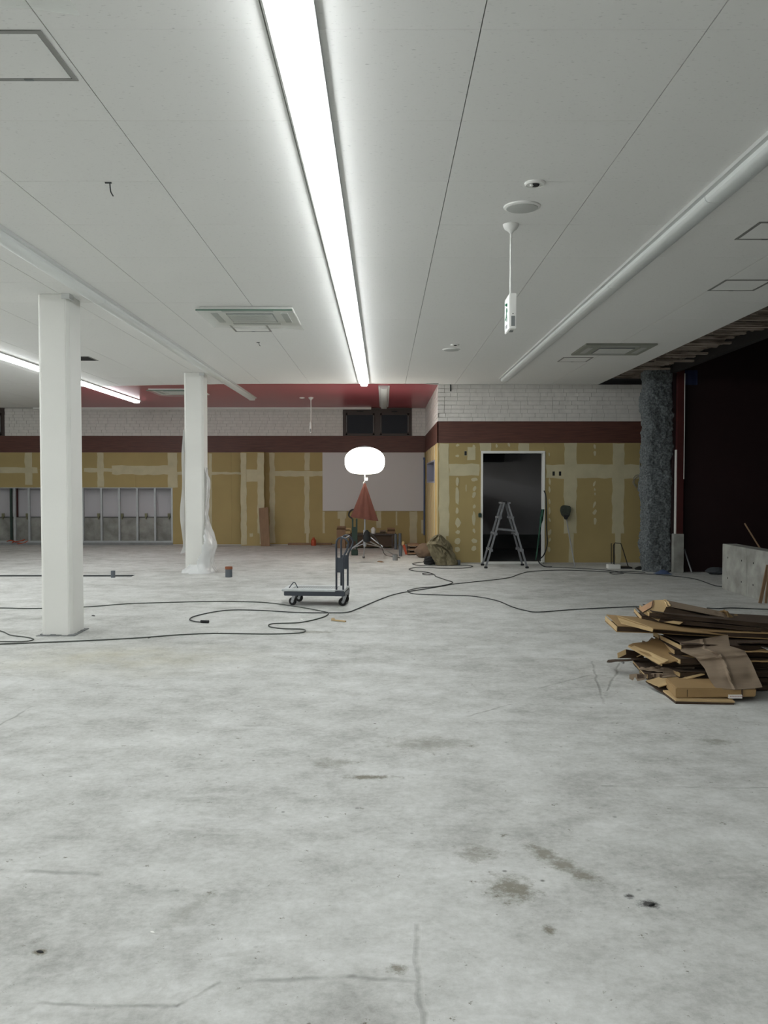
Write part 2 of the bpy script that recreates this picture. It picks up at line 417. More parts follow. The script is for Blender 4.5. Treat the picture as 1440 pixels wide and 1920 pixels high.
# ---- partition wall (front face at YP) with a doorway
ZB0, ZB1 = 2.295, 2.70                        # dark band
dx0, dx1 = P(902, 900, YP).x, P(1021, 900, YP).x; dz1 = P(950, 849, YP).z; XE = P(1210, 900, YP).x + .1
w = MB()
for a, b_, c, d in [(XS, dx0, 0, ZC), (dx1, XE, 0, ZC), (dx0, dx1, dz1, ZC)]: w.box(a, b_, YP, YP + .13, c, d)
wall_p = struct(w, 'wall_partition', M_mortar)
YF = YP - .0125
def gboard(parent, x0, x1, z0, z1, y=YP, t_=.0125):
    MB().box(x0 + .0012, x1 - .0012, y - t_, y, z0 + .0012, z1 - .0012).build('gypsum_board', M_gyp, parent)
xs_ = [XS, XS + .19, dx0]; 
gboard(wall_p, XS - .012, XS + .2, 0.02, 1.82); gboard(wall_p, XS - .012, XS + .2, 1.82, ZB0)
gboard(wall_p, XS + .2, dx0, 0.02, 1.82); gboard(wall_p, XS + .2, dx0, 1.82, ZB0)
gboard(wall_p, dx0, dx0 + .5, dz1, ZB0); gboard(wall_p, dx0 + .5, dx1, dz1, ZB0)
bx = [dx1, P(1069, 900, YP).x, P(1159, 900, YP).x, XE]
for k in range(3): gboard(wall_p, bx[k], bx[k + 1], 0.02, 1.82); gboard(wall_p, bx[k], bx[k + 1], 1.82, ZB0)
bricks(wall_p, XS, XE, ZB1, ZC, lambda m_, a, b_, c, d, q: m_.box(a, b_, YP - q, YP, c, d), 9, .235, True)
o = MB().box(XS - .02, XE, YP - .02, YP, ZB0, ZB1).build('wood_band', M_wood, wall_p)
# fillers
for r in [(823, 831, 842, 1005), (842, 870, 899, 892), (1024, 871, 1207, 897), (1057, 831, 1082, 1000), (1066, 1000, 1076, 1054), (1147, 831, 1171, 1000),
          (1153, 1000, 1164, 1056), (900, 831, 921, 846), (972, 831, 992, 846), (876, 838, 891, 862), (823, 1005, 836, 1015)]:
    patch_px(wall_p, YF, r[0], r[1], r[2], r[3])
for x, ys_ in [(858, [(835, 7, 5), (855, 8, 5), (903, 6, 16), (930, 8, 34), (958, 6, 12), (980, 11, 18), (998, 9, 8), (1014, 11, 12), (1030, 10, 10)]),
               (889, [(838, 5, 9), (899, 13, 7), (916, 7, 10), (928, 7, 12), (950, 6, 8), (972, 7, 26), (995, 5, 9), (1014, 12, 9), (1028, 9, 10)]),
               (1030, [(852, 3, 8), (903, 4, 12), (918, 4, 12), (940, 4, 10), (958, 4, 14), (975, 4, 8), (998, 6, 12), (1012, 4, 8), (1030, 5, 10)]),
               (1115, [(837, 4, 9), (850, 5, 10), (907, 4, 10), (918, 3, 6), (926, 3, 6), (946, 5, 13), (960, 7, 11), (978, 6, 14)]),
               (1203, [(845, 3, 12), (862, 3, 8), (930, 3, 8), (946, 5, 10), (958, 4, 8), (980, 4, 16)]),
               (932, [(836, 4, 7)]), (955, [(834, 4, 9)]), (874, [(915, 2, 14)])]:
    for y, w_, h_ in ys_: dab_px(wall_p, YF, x + R.uniform(-1, 1), y, w_, h_, R.choice([-.35, .1, .3]) if h_ < 14 else 0)
# door frame and dark room behind
fr = MB(); fw = .035
fr.box(dx0 - .005, dx0 + fw, YP - .03, YP + .14, .0, dz1); fr.box(dx1 - fw, dx1 + .005, YP - .03, YP + .14, .0, dz1)
fr.box(dx0 - .005, dx1 + .005, YP - .03, YP + .14, dz1 - .01, dz1 + fw); fr.box(dx0, dx1, YP - .03, YP + .14, 0, .03)
door = struct(fr, 'door_1', M_white, bevel=.003)
rm = MB()
yr0, yr1, xr0, xr1 = YP + .14, 20.5, XS + .13, 9.0
def plane(m_, a, b_, c, d): m_.add([a, b_, c, d], [(0, 1, 2, 3)])
rm.box(xr0, xr1, yr1, yr1 + .1, 0, ZC); rm.box(xr1, xr1 + .1, yr0, yr1, 0, ZC)
rm.box(xr0, xr1 + .1, YP + .14, yr1 + .1, ZC + .13, ZC + .2); struct(rm, 'wall_inner_room', M_room)
struct(MB().box(XE, xr1, YP, YP + .13, 0, ZC + .1), 'wall_outer', M_maroon)
MB().box(XS + .14, 9, YP + .14, 20.48, .001, .006).build('inner_room_floor', M_roomf, floor)
MB().box(XS + .14, 9, 20.47, 20.5, .006, .33).build('skirting_band', M_roomf, bpy.data.objects['wall_inner_room'])
c0 = P(903, 866, 20); c1 = P(946, 850, 20)
MB().box(c0.x, c1.x, 20, 20.45, c0.z, ZC).build('duct', mat('dark_duct', (40, 41, 43), .8), bpy.data.objects['wall_inner_room'])
# side wall of the partition, with a square opening
oz0, oz1, oy0, oy1 = 1.56, 1.98, 17.5, 20.4
w = MB()
for a, b_, c, d in [(YP, oy0, 0, ZC), (oy1, YB, 0, ZC), (oy0, oy1, 0, oz0), (oy0, oy1, oz1, ZC)]: w.box(XS, XS + .13, a, b_, c, d)
w.box(XS, XS + .13, YP, YP + .001, 0, .01)
wall_s = struct(w, 'wall_partition_side', M_mortar)
for a, b_ in [(YP, 17.5), (17.5, 18.4), (18.4, 19.4), (19.4, 20.4), (20.4, YB)]:
    inn = oy0 <= a < oy1
    for c, d in ([(0.02, oz0), (oz1, ZB0)] if inn else [(.02, 1.82), (1.82, ZB0)]):
        MB().box(XS - .0125, XS, a + .001, b_ - .001, c, d).build('gypsum_board', M_gyp if a > 20 else M_fill, wall_s)
for y_ in [16.75, 17.0, 17.25, 17.9, 18.3, 18.8, 19.3, 19.9, 20.6]:
    for c, d in ([(.02, oz0 - .02), (oz1 + .02, ZB0)] if oy0 < y_ < oy1 else [(.02, ZB0)]):
        MB().box(XS - .02, XS - .0125, y_, y_ + .14, c, d).build('wood_strip', M_pine, wall_s)
bricks(wall_s, YP, YB, ZB1, ZC, lambda m_, a, b_, c, d, q: m_.box(XS - q, XS, a, b_, c, d), 9, .235, False)
MB().box(XS - .02, XS, YP - .02, YB, ZB0, ZB1).build('wood_band', M_wood, wall_s)
f_ = MB()
for a, b_, c, d in [(oy0, oy1, oz0 - .02, oz0 + .008), (oy0, oy1, oz1 - .008, oz1 + .02), (oy0 - .02, oy0 + .01, oz0 - .02, oz1 + .02), (oy1 - .015, oy1 + .02, oz0 - .02, oz1 + .02)]:
    f_.box(XS - .03, XS + .135, a, b_, c, d)
f_.build('opening_frame', mat('lilac_frame', (150, 152, 170), .5), wall_s)

# ---- back wall
w = MB()
ox0, ox1 = -12, P(324, 950, YB).x; oz = P(200, 914, YB).z; oz_l = P(20, 908, YB).z
w.box(ox1, XS + .13, YB, YB + .12, 0, ZC + .1); w.box(-12, ox1, YB, YB + .12, oz, ZC + .1)
wall_b = struct(w, 'wall_back', M_mortar)
xb = [ox1, P(366, 900, YB).x, P(434, 900, YB).x, P(510, 900, YB).x, P(576, 900, YB).x, P(642, 900, YB).x, P(711, 900, YB).x, P(775, 900, YB).x, XS]
for k in range(len(xb) - 1): gboard(wall_b, xb[k], xb[k + 1], .02, 1.82 - .06, YB); gboard(wall_b, xb[k], xb[k + 1], 1.76, ZB0, YB)
xl = [ox1 - .91 * k for k in range(0, 9)]
for k in range(8): gboard(wall_b, xl[k + 1], xl[k], oz, 1.87, YB); gboard(wall_b, xl[k + 1], xl[k], 1.87, ZB0, YB)
# brick strip broken by the windows
wx = [P(643, 790, YB).x, P(772, 790, YB).x]; wl = P(9, 790, YB).x
brf = lambda m_, a, b_, c, d, q: m_.box(a, b_, YB - q, YB, c, d)
bricks(wall_b, wl, wx[0], ZB1, ZC - .02, brf, 9, .235, False)
bricks(wall_b, wx[1], XS - .01, ZB1, ZC - .02, brf, 9, .235, False)
MB().box(-12, XS - .02, YB - .02, YB, ZB0, ZB1).build('wood_band', M_wood, wall_b)
YBF = YB - .0125
for r in [(0, 876, 70, 887), (157, 878, 210, 885), (210, 873, 316, 890), (332, 885, 345, 890), (396, 885, 452, 890), (47, 849, 60, 909), (183, 849, 194, 913), (315, 849, 332, 914),
          (392, 850, 397, 1000), (506, 849, 515, 1018), (515, 883, 605, 893), (571, 849, 581, 882), (571, 893, 580, 1000), (574, 1000, 579, 1018),
          (633, 959, 650, 972), (637, 972, 647, 992), (706, 959, 715, 990), (742, 959, 745, 985), (768, 959, 782, 1018), (605, 959, 609, 1000), (790, 975, 794, 1000)]:
    patch_px(wall_b, YBF, *r)
# pilaster
pz = MB(); px0, px1 = P(452, 900, YB - .25).x, P(495, 900, YB - .25).x
pil = pz.box(px0, px1, YB - .25, YB - .0126, 0, ZB0).build('pilaster', M_gyp, wall_b)
YPI = YB - .25
for r in [(452, 849, 462, 1021), (483, 849, 495, 1000), (462, 880, 483, 903), (487, 1000, 495, 1021), (468, 1000, 474, 1006)]:
    patch_px(pil, YPI, *r, amp=.01)
# white panel
a = P(605, 958, YBF); b_ = P(796, 849, YBF)
tag(MB().box(a.x, XS - .03, YBF - .03, YBF, a.z, ZB0 - .005).build('white_wall_panel', M_panel, None, bevel=.002), 'large blank white wall panel under the dark band at the right end of the back wall', 'panel')
# windows in the brick strip
def dark_window(n, x0, x1, nl):
    wz0, wz1 = ZB1, ZC - .04
    base = struct(MB().box(x0, x1, YB - .03, YB + .0, wz0, wz1 + .03), 'window_%d' % n, M_bronze)
    for k in range(nl):
        ww = (x1 - x0) / nl; a_, c_ = x0 + k * ww + .07, x0 + (k + 1) * ww - .07
        m_ = MB()
        for q in [(a_, c_, wz0 + .02, wz0 + .06), (a_, c_, wz1 - .14, wz1 - .1), (a_, a_ + .04, wz0 + .02, wz1 - .1), (c_ - .04, c_, wz0 + .02, wz1 - .1)]:
            m_.box(q[0], q[1], YB - .055, YB - .03, q[2], q[3])
        m_.build('window_frame', M_bronze, base)
        MB().box(a_ + .04, c_ - .04, YB - .045, YB - .03, wz0 + .06, wz1 - .14).build('pane', M_glassd, base)
        MB().box((a_ + c_) / 2 - .07, (a_ + c_) / 2 + .07, YB - .06, YB - .03, wz1 - .07, wz1 - .05).build('window_handle', M_black, base)
        for q in (a_ + .02, c_ - .02): MB().tube([(q, YB - .06, wz0 + .1), (q, YB - .06, wz1 - .16)], .006, 6).build('stay_rod', M_greyp, base)
dark_window(1, wx[0], wx[1], 2)
dark_window(2, wl - .9, wl, 1)
ra = P(157, 763, YB - .15); rb_ = P(696, 763, YB - .15)
tag(MB().box(-8.6, rb_.x, YB - .18, YB - .1, ZC - .055, ZC - .003).build('ceiling_rail', M_wplas, None, bevel=.004), 'long thin white rail along the ceiling before the back wall brick strip', 'rail')

# ---- open stud wall at the left of the back wall
zk = .06
struct(MB().box(-12, ox1, YB + .28, YB + .34, 0, oz + .3), 'wall_behind_studs', M_inner)
inb = bpy.data.objects['wall_behind_studs']
zc_ = P(200, 970, YB + .25).z
for k in range(9):
    a_ = ox1 - k * .9; MB().box(a_ - .895, a_, YB + .24, YB + .28, .0, zc_).build('concrete_panel', M_conc, inb)
MB().box(-12, ox1, YB + .22, YB + .25, zc_, zc_ + .012).build('dark_joint', M_dark, inb)
MB().box(-12, ox1, YB - .02, YB + .24, 0, zk).build('kerb', M_kerb, inb)
sx = [323, 291, 257.5, 224, 190.5, 156, 123, 89, 55, 28, 21]
stud = None
for x in sx:
    X = P(x, 960, YB + .03).x
    o = MB().box(X - .022, X + .022, YB + .005, YB + .07, zk, oz).build('stud', M_stud if x != 21 else M_green, inb)
for X in (ox1 - .455 * 11, ox1 - .455 * 12, ox1 - .455 * 13): MB().box(X - .022, X + .022, YB + .005, YB + .07, zk, oz).build('stud', M_stud, inb)
MB().box(-12, ox1, YB + .0, YB + .075, zk, zk + .045).build('bottom_track', M_stud, inb)
MB().box(-12, ox1, YB + .003, YB + .073, oz - .02, oz).build('top_track', M_stud, inb)
a_ = P(29.5, 940, YB + .27); c_ = P(34, 940, YB + .27)
MB().box(a_.x, c_.x, YB + .235, YB + .28, zc_ + .01, oz).build('open_joint', M_redsteel, inb)
for x in (6, 51, 185, 229, 274, 317):
    q = P(x, 965, YB + .22); MB().box(q.x - .03, q.x + .03, YB + .2, YB + .24, zc_ + .01, zc_ + .1).box(q.x - .01, q.x + .01, YB + .19, YB + .24, zc_ - .05, zc_ + .03).build('clip', mat('brass_clip', (128, 126, 98), .6), inb)

# ---- outer room shell (out of frame) and the dark right side
struct(MB().box(-12.1, -12, -12, 22, 0, ZC), 'wall_left', M_white)
struct(MB().box(-12, XR + .15, -12.1, -12, 0, ZC), 'wall_rear', M_white)
# rough soffit strip between ceiling edge and facade
so = MB()
so.grid(lambda u, v: (4.06 + u * .9, -12 + v * 28.6, ZC + .16 + .05 * noise.noise(Vector((u * 6, v * 80, 0))) + .03 * noise.noise(Vector((u * 20, v * 240, 5)))), 12, 320)
soffit = struct(so, 'ceiling_rough_strip', M_deck)
MB().box(4.055, 4.062, -12, YP, ZC + .012, ZC + .3).build('edge_board', M_dark, soffit)
y_ = 6.0
while y_ < 16.4:
    d = R.uniform(.03, .09); a0, a1 = 4.10 + R.uniform(0, .15), 4.86 - R.uniform(0, .25); z_ = ZC + R.uniform(.03, .09); sk = R.uniform(-.06, .06)
    MB().hexa([(a0, y_, z_), (a1, y_ + sk, z_), (a1, y_ + sk + d, z_), (a0, y_ + d, z_)], [(a0, y_, z_ + .03), (a1, y_ + sk, z_ + .03), (a1, y_ + sk + d, z_ + .03), (a0, y_ + d, z_ + .03)]).build('batten', M_batten, soffit)
    y_ += d + R.uniform(.09, .2)
tag(soffit, None)
struct(MB().box(4.9, 5.0, -12, 15.3, ZC + .02, ZC + 1.0), 'trim_1', mat('dark_header', (30, 26, 26), .9))
struct(MB().box(4.95, 12, 15.06, 15.16, 0, 4.6), 'wall_right', M_maroon)
struct(MB().box(5.0, 12, -12, 15.2, 4.5, 4.6), 'ceiling_outside', M_dark)
struct(MB().box(11.9, 12, -12, 15.05, 0, 4.5), 'wall_outside', M_maroon)
# low concrete wall along the facade, cast in panels
lw = MB(); lw.box(4.92, 5.06, -12, 12.55, 0, .645); lowwall = struct(lw, 'wall_low_concrete', M_kerb)
yy = 12.6
for L_ in [.86, .9, .9, .9, .9, .9]:
    pm = MB().box(4.885, 5.09, yy - L_ + .006, yy, 0, .655).build('concrete_panel', M_conc, lowwall, bevel=.004)
    for zz in (.18, .47):
        for q in (.2, .68):
            MB().tube([(4.884, yy - q, zz), (4.8868, yy - q, zz)], .013, 10).build('tie_hole', M_dark, pm)
    yy -= L_
# sprayed column + red steel post + plinth
def spr(u, v):
    a_, b0 = P(1210, 1073, 15.05).x, P(1262, 1073, 15.05).x; hw = (b0 - a_) / 2; cx_ = (a_ + b0) / 2; cy_ = 15.05 + hw
    an = 2 * math.pi * u; c_, s_ = math.cos(an), math.sin(an); k = 1 / (abs(c_) ** 5 + abs(s_) ** 5) ** .2
    z = v * (ZC + .1); p = Vector((cx_ + c_ * k * hw, cy_ + s_ * k * hw, z))
    n_ = noise.noise(p * 3) * .05 + noise.noise(p * 11) * .03 + noise.noise(p * 28) * .022
    if u in (0.0, 1.0): n_ = noise.noise(Vector((1, 2, z)) * 9) * .03
    return p + Vector((c_, s_, 0)) * n_
spc = MB().grid(spr, 72, 200)
tag(spc.build('sprayed_column', M_rock, None), 'square column coated in rough grey sprayed fireproofing beside the dark opening', 'column')
pe = empty('steel_post', (P(1275, 1070, 15.0).x, 15.0, 0), 'dark red steel post on a pale concrete plinth right of the rough grey column', 'post')
x0, x1 = P(1267, 900, 14.95).x, P(1282, 900, 14.95).x; zp = P(1270, 1001, 14.95).z
MB().box(x0 + .02, x1, 14.95, 15.04, zp, ZC + .1).build('post', M_redsteel, pe, bevel=.004)
MB().box(x0 + .004, x0 + .02, 14.96, 15.03, zp, 2.1).build('edge_strip', M_white, pe)
MB().box(x0 - .03, x1 + .01, 14.93, 15.05, 0, zp).build('plinth', M_conc, pe, bevel=.006)
MB().box(x1 - .006, x1 + .004, 14.94, 14.95, 1.6, ZC).build('white_bead', M_white, pe)
a_ = P(1283, 722, 15.04); c_ = P(1308, 694, 15.04)
tag(MB().grid(lambda u, v: (a_.x + u * (c_.x - a_.x), 15.035 + .01 * math.sin(u * 9), a_.z + v * (c_.z - a_.z)), 6, 3).build('blue_sheet', M_navy, None, sol=.004, fix=False), 'small dark blue sheet hanging high beside the red steel post', 'sheet')

# ---- white columns
def column(cx_, y0, wd, dp, label):
    c = .03; x0, x1, y1 = cx_ - wd / 2, cx_ + wd / 2, y0 + dp
    pts = [(x0 + c, y0, 0), (x1 - c, y0, 0), (x1, y0 + c, 0), (x1, y1 - c, 0), (x1 - c, y1, 0), (x0 + c, y1, 0), (x0, y1 - c, 0), (x0, y0 + c, 0)]
    e = empty('column', (cx_, y0 + dp / 2, 0), label, 'column', 'white columns')
    MB().prism(pts, (0, 0, ZC)).build('shaft', M_white, e, bevel=.006)
    b = MB(); n = 40
    for k in range(n):          # ragged strip of broken screed round the foot
        tt = k / n * 4; s_ = int(tt); u = tt - s_
        p = [(x0 + u * wd, y0), (x1, y0 + u * dp), (x1 - u * wd, y1), (x0, y1 - u * dp)][s_]
        q = R.uniform(.015, .04); b.box(p[0] - q, p[0] + q, p[1] - q, p[1] + q, -.005, R.uniform(.004, .016))
    tag(b.build('chipped_screed', M_kerb, e), kind='stuff')
    MB().box(x1 - .06, x1 + .02, y0 - .02, y0 + .1, ZC - .05, ZC).build('ceiling_cap', M_housing, e)  # small grey block at the top front corner of the shaft
    return e
c1 = column(FL(106, 1192).x - .0, FL(106, 1192).y, .31, .38, 'thick white square column nearest the camera, standing on bare concrete at left')
c2 = column((P(347, 1075, 14.84).x + P(383, 1075, 14.84).x) / 2, 14.84, .325, .38, 'farther white square column with crumpled plastic film hanging at its foot')

# ================================================================== CEILING FITTINGS
def strip_light(X, y0, y1, lit, label, name='strip_light', w=.15, group='linear ceiling lights'):
    e = empty(name, (X, (y0 + y1) / 2, ZC), label, 'ceiling light', group)
    MB().prism([(X - w * .68, y0, ZC), (X + w * .68, y0, ZC), (X + w * .66, y0, ZC - .022), (X - w * .66, y0, ZC - .022)], (0, y1 - y0, 0)).build('housing', M_housing, e)
    seg_n = max(1, round((y1 - y0) / 2.5)); L_ = (y1 - y0) / seg_n
    for k in range(seg_n):
        a = y0 + k * L_ + .004; b = y0 + (k + 1) * L_ - .004; pts = []
        for q in range(9):
            an = math.pi * q / 8; pts.append((X - w * .46 * math.copysign(abs(math.cos(an)) ** .7, math.cos(an)), a, ZC - .020 - .046 * math.sin(an) ** .6))
        MB().prism(pts, (0, b - a, 0)).build('diffuser', M_lamp if lit else M_lampoff, e)
        MB().prism([(X - w * .47, b - .004, ZC - .008), (X + w * .47, b - .004, ZC - .008), (X + w * .4, b - .004, ZC - .066), (X - w * .4, b - .004, ZC - .066)], (0, .012, 0)).build('end_cap', M_wplas, e) if (k == seg_n - 1) else None
    return e
strip_light(-.369, -11.6, 16.3, True, 'long glowing white strip light running down the middle of the ceiling')
strip_light(-5.55, -11.6, 19.7, True, 'glowing white strip light at the far left, passing behind the nearest column')
strip_light(-8.3, -11.6, 15.5, True, 'glowing strip light beyond the left edge of the view')  # unseen lamp added to brighten the left side
strip_light(-2.87, -11.6, 19.1, False, 'unlit white strip light above the two white columns')
strip_light(2.14, -11.6, 15.6, False, 'unlit white strip light on the right side of the ceiling')
strip_light(.0, 16.75, 21.2, False, 'short unlit strip light on the red ceiling above the dark windows', w=.16)

M_spk0 = mat('pale_louvre', (176, 178, 175), .5)
def cassette(x0, x1, y0, y1, label, film=0, mm=None, zc=ZC):
    e = empty('air_conditioner_cassette', ((x0 + x1) / 2, (y0 + y1) / 2, zc), label, 'air conditioner', 'ceiling air conditioner cassettes')
    t_ = .025
    MB().box(x0, x1, y0, y1, zc - t_, zc - .001).build('panel', M_wplas if mm is None else mm, e, bevel=.006)
    MB().box(x0 + .24, x1 - .24, y0 + .24, y1 - .24, zc - t_ - .008, zc - t_ + .002).build('grille', M_greyp, e)
    for s in range(8):
        a = y0 + .27 + s * (y1 - y0 - .54) / 7.2; MB().box(x0 + .25, x1 - .25, a, a + .02, zc - t_ - .014, zc - t_ - .007).build('grille_bar', M_wplas, e)
    for q in [(x0 + .22, x1 - .22, y0 + .08, y0 + .15), (x0 + .22, x1 - .22, y1 - .15, y1 - .08), (x0 + .08, x0 + .15, y0 + .22, y1 - .22), (x1 - .15, x1 - .08, y0 + .22, y1 - .22)]:
        MB().box(*q, zc - t_ - .006, zc - t_ + .002).build('louvre', M_spk0, e)
    if film:
        def fz(u, v):
            x = x0 - .03 + u * (x1 - x0 + .06); y = y0 - .03 + v * (y1 - y0 + .06)
            return (x, y, zc - .045 - .05 * math.sin(math.pi * u) ** .5 * math.sin(math.pi * v) ** .5 * (1 + .5 * noise.noise(Vector((u * 4, v * 4, x)))) - (.03 * max(0, u - .8) * 5))
        MB().grid(fz, 24, 16).build('plastic_film', M_filmg, e, fix=False)
        MB().box(x0 - .03, x1 + .0, y0 - .036, y0 - .03, zc - .05, zc - .034).build('film_edge', M_filmedge, e)
    return e
cassette(-1.96, -.97, 9.33, 10.3, 'ceiling air conditioner wrapped in clear film, left of the glowing middle strip light', 1)
M_acg = mat('grey_green_panel', (150, 152, 142), .6)
cassette(2.70, 3.66, 11.75, 12.7, 'grey square ceiling air conditioner near the torn right edge of the ceiling', 0, M_acg)
cassette(-2.2, -1.2, 2.42, 3.40, 'ceiling air conditioner at the very top left corner of the view', 1)
cassette(-4.65, -3.65, 17.3, 18.4, 'film-wrapped ceiling air conditioner on the red ceiling behind the white columns', 1, zc=ZC + .004)
def hatch(x0, y0, label, s=.45, open_=False):
    e = empty('access_hatch', (x0 + s / 2, y0 + s / 2, ZC), label, 'access hatch', 'square ceiling access hatches')
    m_ = MB(); f = .022
    for q in [(x0, x0 + s, y0, y0 + f), (x0, x0 + s, y0 + s - f, y0 + s), (x0, x0 + f, y0 + f, y0 + s - f), (x0 + s - f, x0 + s, y0 + f, y0 + s - f)]: m_.box(*q, ZC - .005, ZC - .0005)
    m_.build('frame', mat('hatch_frame', (138, 138, 134), .4, metal=.2), e)
    MB().box(x0 + f + .004, x0 + s - f - .004, y0 + f + .004, y0 + s - f - .004, ZC - .004, ZC - .0005).build('lid', M_dark if open_ else M_ceil, e)  # open hatch: a black panel paints the darkness of the hole
    if not open_: MB().box(x0 + s / 2 - .02, x0 + s / 2 + .02, y0 + s - f, y0 + s - .006, ZC - .008, ZC - .004).build('latch', M_greyp, e)
hatch(-1.87, 3.68, 'square hatch in the ceiling at the top left edge of the view')
hatch(-1.83, 10.39, 'small hatch just behind the film-wrapped air conditioner left of the middle light')
hatch(2.66, 13.05, 'hatch just behind the grey air conditioner on the right of the ceiling')
hatch(2.69, 6.33, 'right hatch nearest the camera, cut by the right edge of the view')
hatch(3.14, 8.11, 'hatch between the near right hatch and the grey air conditioner')
hatch(-4.80, 12.95, 'open black ceiling hatch showing just right of the nearest column', open_=True)
def disc(px, py, r, label, cat, name, m1, dark=False):
    c = CL(px, py); e = empty(name, c, label, cat)
    MB().lathe([(r * 1.0, 0), (r * .98, -.008), (r * .86, -.014), (r * .84, -.010)], c, 32).build('rim', M_wplas, e)
    if dark:
        MB().lathe([(r * .45, -.008), (r * .4, -.018), (r * .2, -.02)], c, 20).build('sensor_lens', M_black, e)
        MB().lathe([(.012, -.012), (.012, -.022), (.006, -.026)], c + Vector((-r * .35, -.01, 0)), 10).build('indicator', M_wplas, e)
    else: MB().lathe([(r * .84, -.009), (r * .83, -.016), (r * .4, -.022), (.01, -.023)], c, 32).build('grille', m1, e)
M_spk = mat('speaker_grille', (186, 188, 184), .7)
disc(979, 387, .125, 'large round white ceiling speaker above the near hanging exit sign', 'speaker', 'ceiling_speaker', M_spk)
disc(1003, 343, .065, 'small round ceiling detector with dark centre nearest the camera', 'detector', 'ceiling_detector', M_spk, True)
disc(846, 655, .125, 'farther round white ceiling speaker, seen as a thin ellipse', 'speaker', 'ceiling_speaker', M_spk)
disc(853, 646, .06, 'small ceiling detector beside the farther round speaker', 'detector', 'ceiling_detector', M_spk, True)
def exit_sign(c, zt, zb, label, w=.05, L_=.24, r=.008):
    e = empty('hanging_exit_sign', c, label, 'exit sign', 'hanging exit signs')
    MB().lathe([(.058, 0), (.056, -.012), (.045, -.034), (.02, -.05), (.012, -.065)], c, 24).build('ceiling_cup', M_wplas, e)
    MB().tube([c + Vector((0, 0, -.05)), Vector((c.x, c.y, zt))], r, 10).build('rod', M_wplas, e)
    x0, x1, y0, y1 = c.x - w / 2, c.x + w / 2, c.y - L_ / 2, c.y + L_ / 2
    bd = MB().box(x0, x1, y0, y1, zb, zt).build('case', M_wplas, e, bevel=.004)
    s = (zt - zb); xx = x0 - .002
    MB().box(xx, x0 + .001, y0 + .012, y1 - .012, zb + .02, zt - .02).build('sign_face', mat('sign_face', (232, 240, 234), .4), e)
    def yz(u, v): return (xx - .0005, y1 - .012 - u * (L_ - .024), zb + v * s)
    g = MB()   # running figure pictogram: head, body, arms, legs, doorway bars
    for a, b in [((.5, .66), (.42, .50)), ((.5, .64), (.64, .56)), ((.5, .64), (.36, .60)), ((.42, .5), (.54, .40)), ((.54, .4), (.52, .28)), ((.42, .5), (.30, .38)), ((.3, .38), (.18, .38))]:
        g.bar(yz(*a), yz(*b), .004, .018)
    g.lathe([(.001, -.013), (.013, -.006), (.013, .006), (.001, .013)], Vector(yz(.55, .75)), 10)
    g.build('pictogram', M_pgreen, e)
    MB().box(xx - .001, xx + .001, y0 + .1, y1 - .06, zb + s * .10, zb + s * .20).build('caption_bar', M_greyp, e)
    MB().box(c.x - .012, c.x + .014, y0 - .003, y0 + .002, zb + s * .08, zb + s * .36).build('end_panel', M_greyp, e)
    MB().tube([(c.x, y0 - .004, zb + s * .42), (c.x, y0 + .001, zb + s * .42)], .004, 8).build('indicator', M_black, e)
    MB().box(c.x - .012, c.x + .012, c.y - .06, c.y - .01, zb - .006, zb + .002).build('pull_switch', M_greyp, e)
cs = CL(958, 421)
exit_sign(cs, P(957, 556, cs.y).z, P(957, 622, cs.y).z, 'white exit sign with green running figure hanging on a rod nearest the camera', w=.05)
cs = CL(583, 745)
exit_sign(cs, P(583, 792, cs.y).z, P(583, 812, cs.y).z, 'far white exit sign hanging from the red ceiling', w=.04)
MB_ = CL(575, 745)
tag(MB().lathe([(.06, 0), (.055, -.02), (.02, -.03)], Vector((MB_.x - .1, MB_.y, ZC)), 16).build('ceiling_detector', M_wplas), 'tiny white ceiling detector beside the far exit sign', 'detector')
def hook(px, py, L_, label):
    c = CL(px, py)
    m_ = MB().box(c.x - .02, c.x + .02, c.y - .006, c.y + .006, ZC - .006, ZC); m_.tube(spline([c + Vector(q) for q in [(.01, 0, 0), (.012, 0, -L_ * .4), (.016, 0, -L_ * .7), (.03, 0, -L_)]]), .004, 6)
    tag(m_.build('wire_end', M_cord2), label, 'wire')
hook(203, 342, .085, 'dark bare wire end hanging from the ceiling on the left')
hook(484, 642, .05, 'tiny wire end hanging behind the small hatch near the middle light')
a_ = P(845, 722, YP - .03)
tag(MB().tube([(a_.x, YP - .03, ZC), (a_.x, YP - .03, ZC - .13)], .012, 8).build('hanging_rod', M_black), 'short black rod hanging from the ceiling against the white brick', 'rod')

# ================================================================== ON THE PARTITION
def outlet(px, py, label):
    a = P(px, py, YF); e = tag(MB().box(a.x - .022, a.x + .022, YF - .004, YF + .002, a.z - .04, a.z + .04).build('switch_box', M_black), label, 'switch box', 'open switch boxes on the partition')
    MB().box(a.x - .026, a.x + .026, YF - .002, YF + .001, a.z - .046, a.z + .046).build('rim', M_fill, e)
outlet(873, 850, 'small black switch box above and left of the doorway')
outlet(1038, 888, 'left of the two black switch boxes right of the doorway')
outlet(1050, 888, 'right of the two black switch boxes right of the doorway')
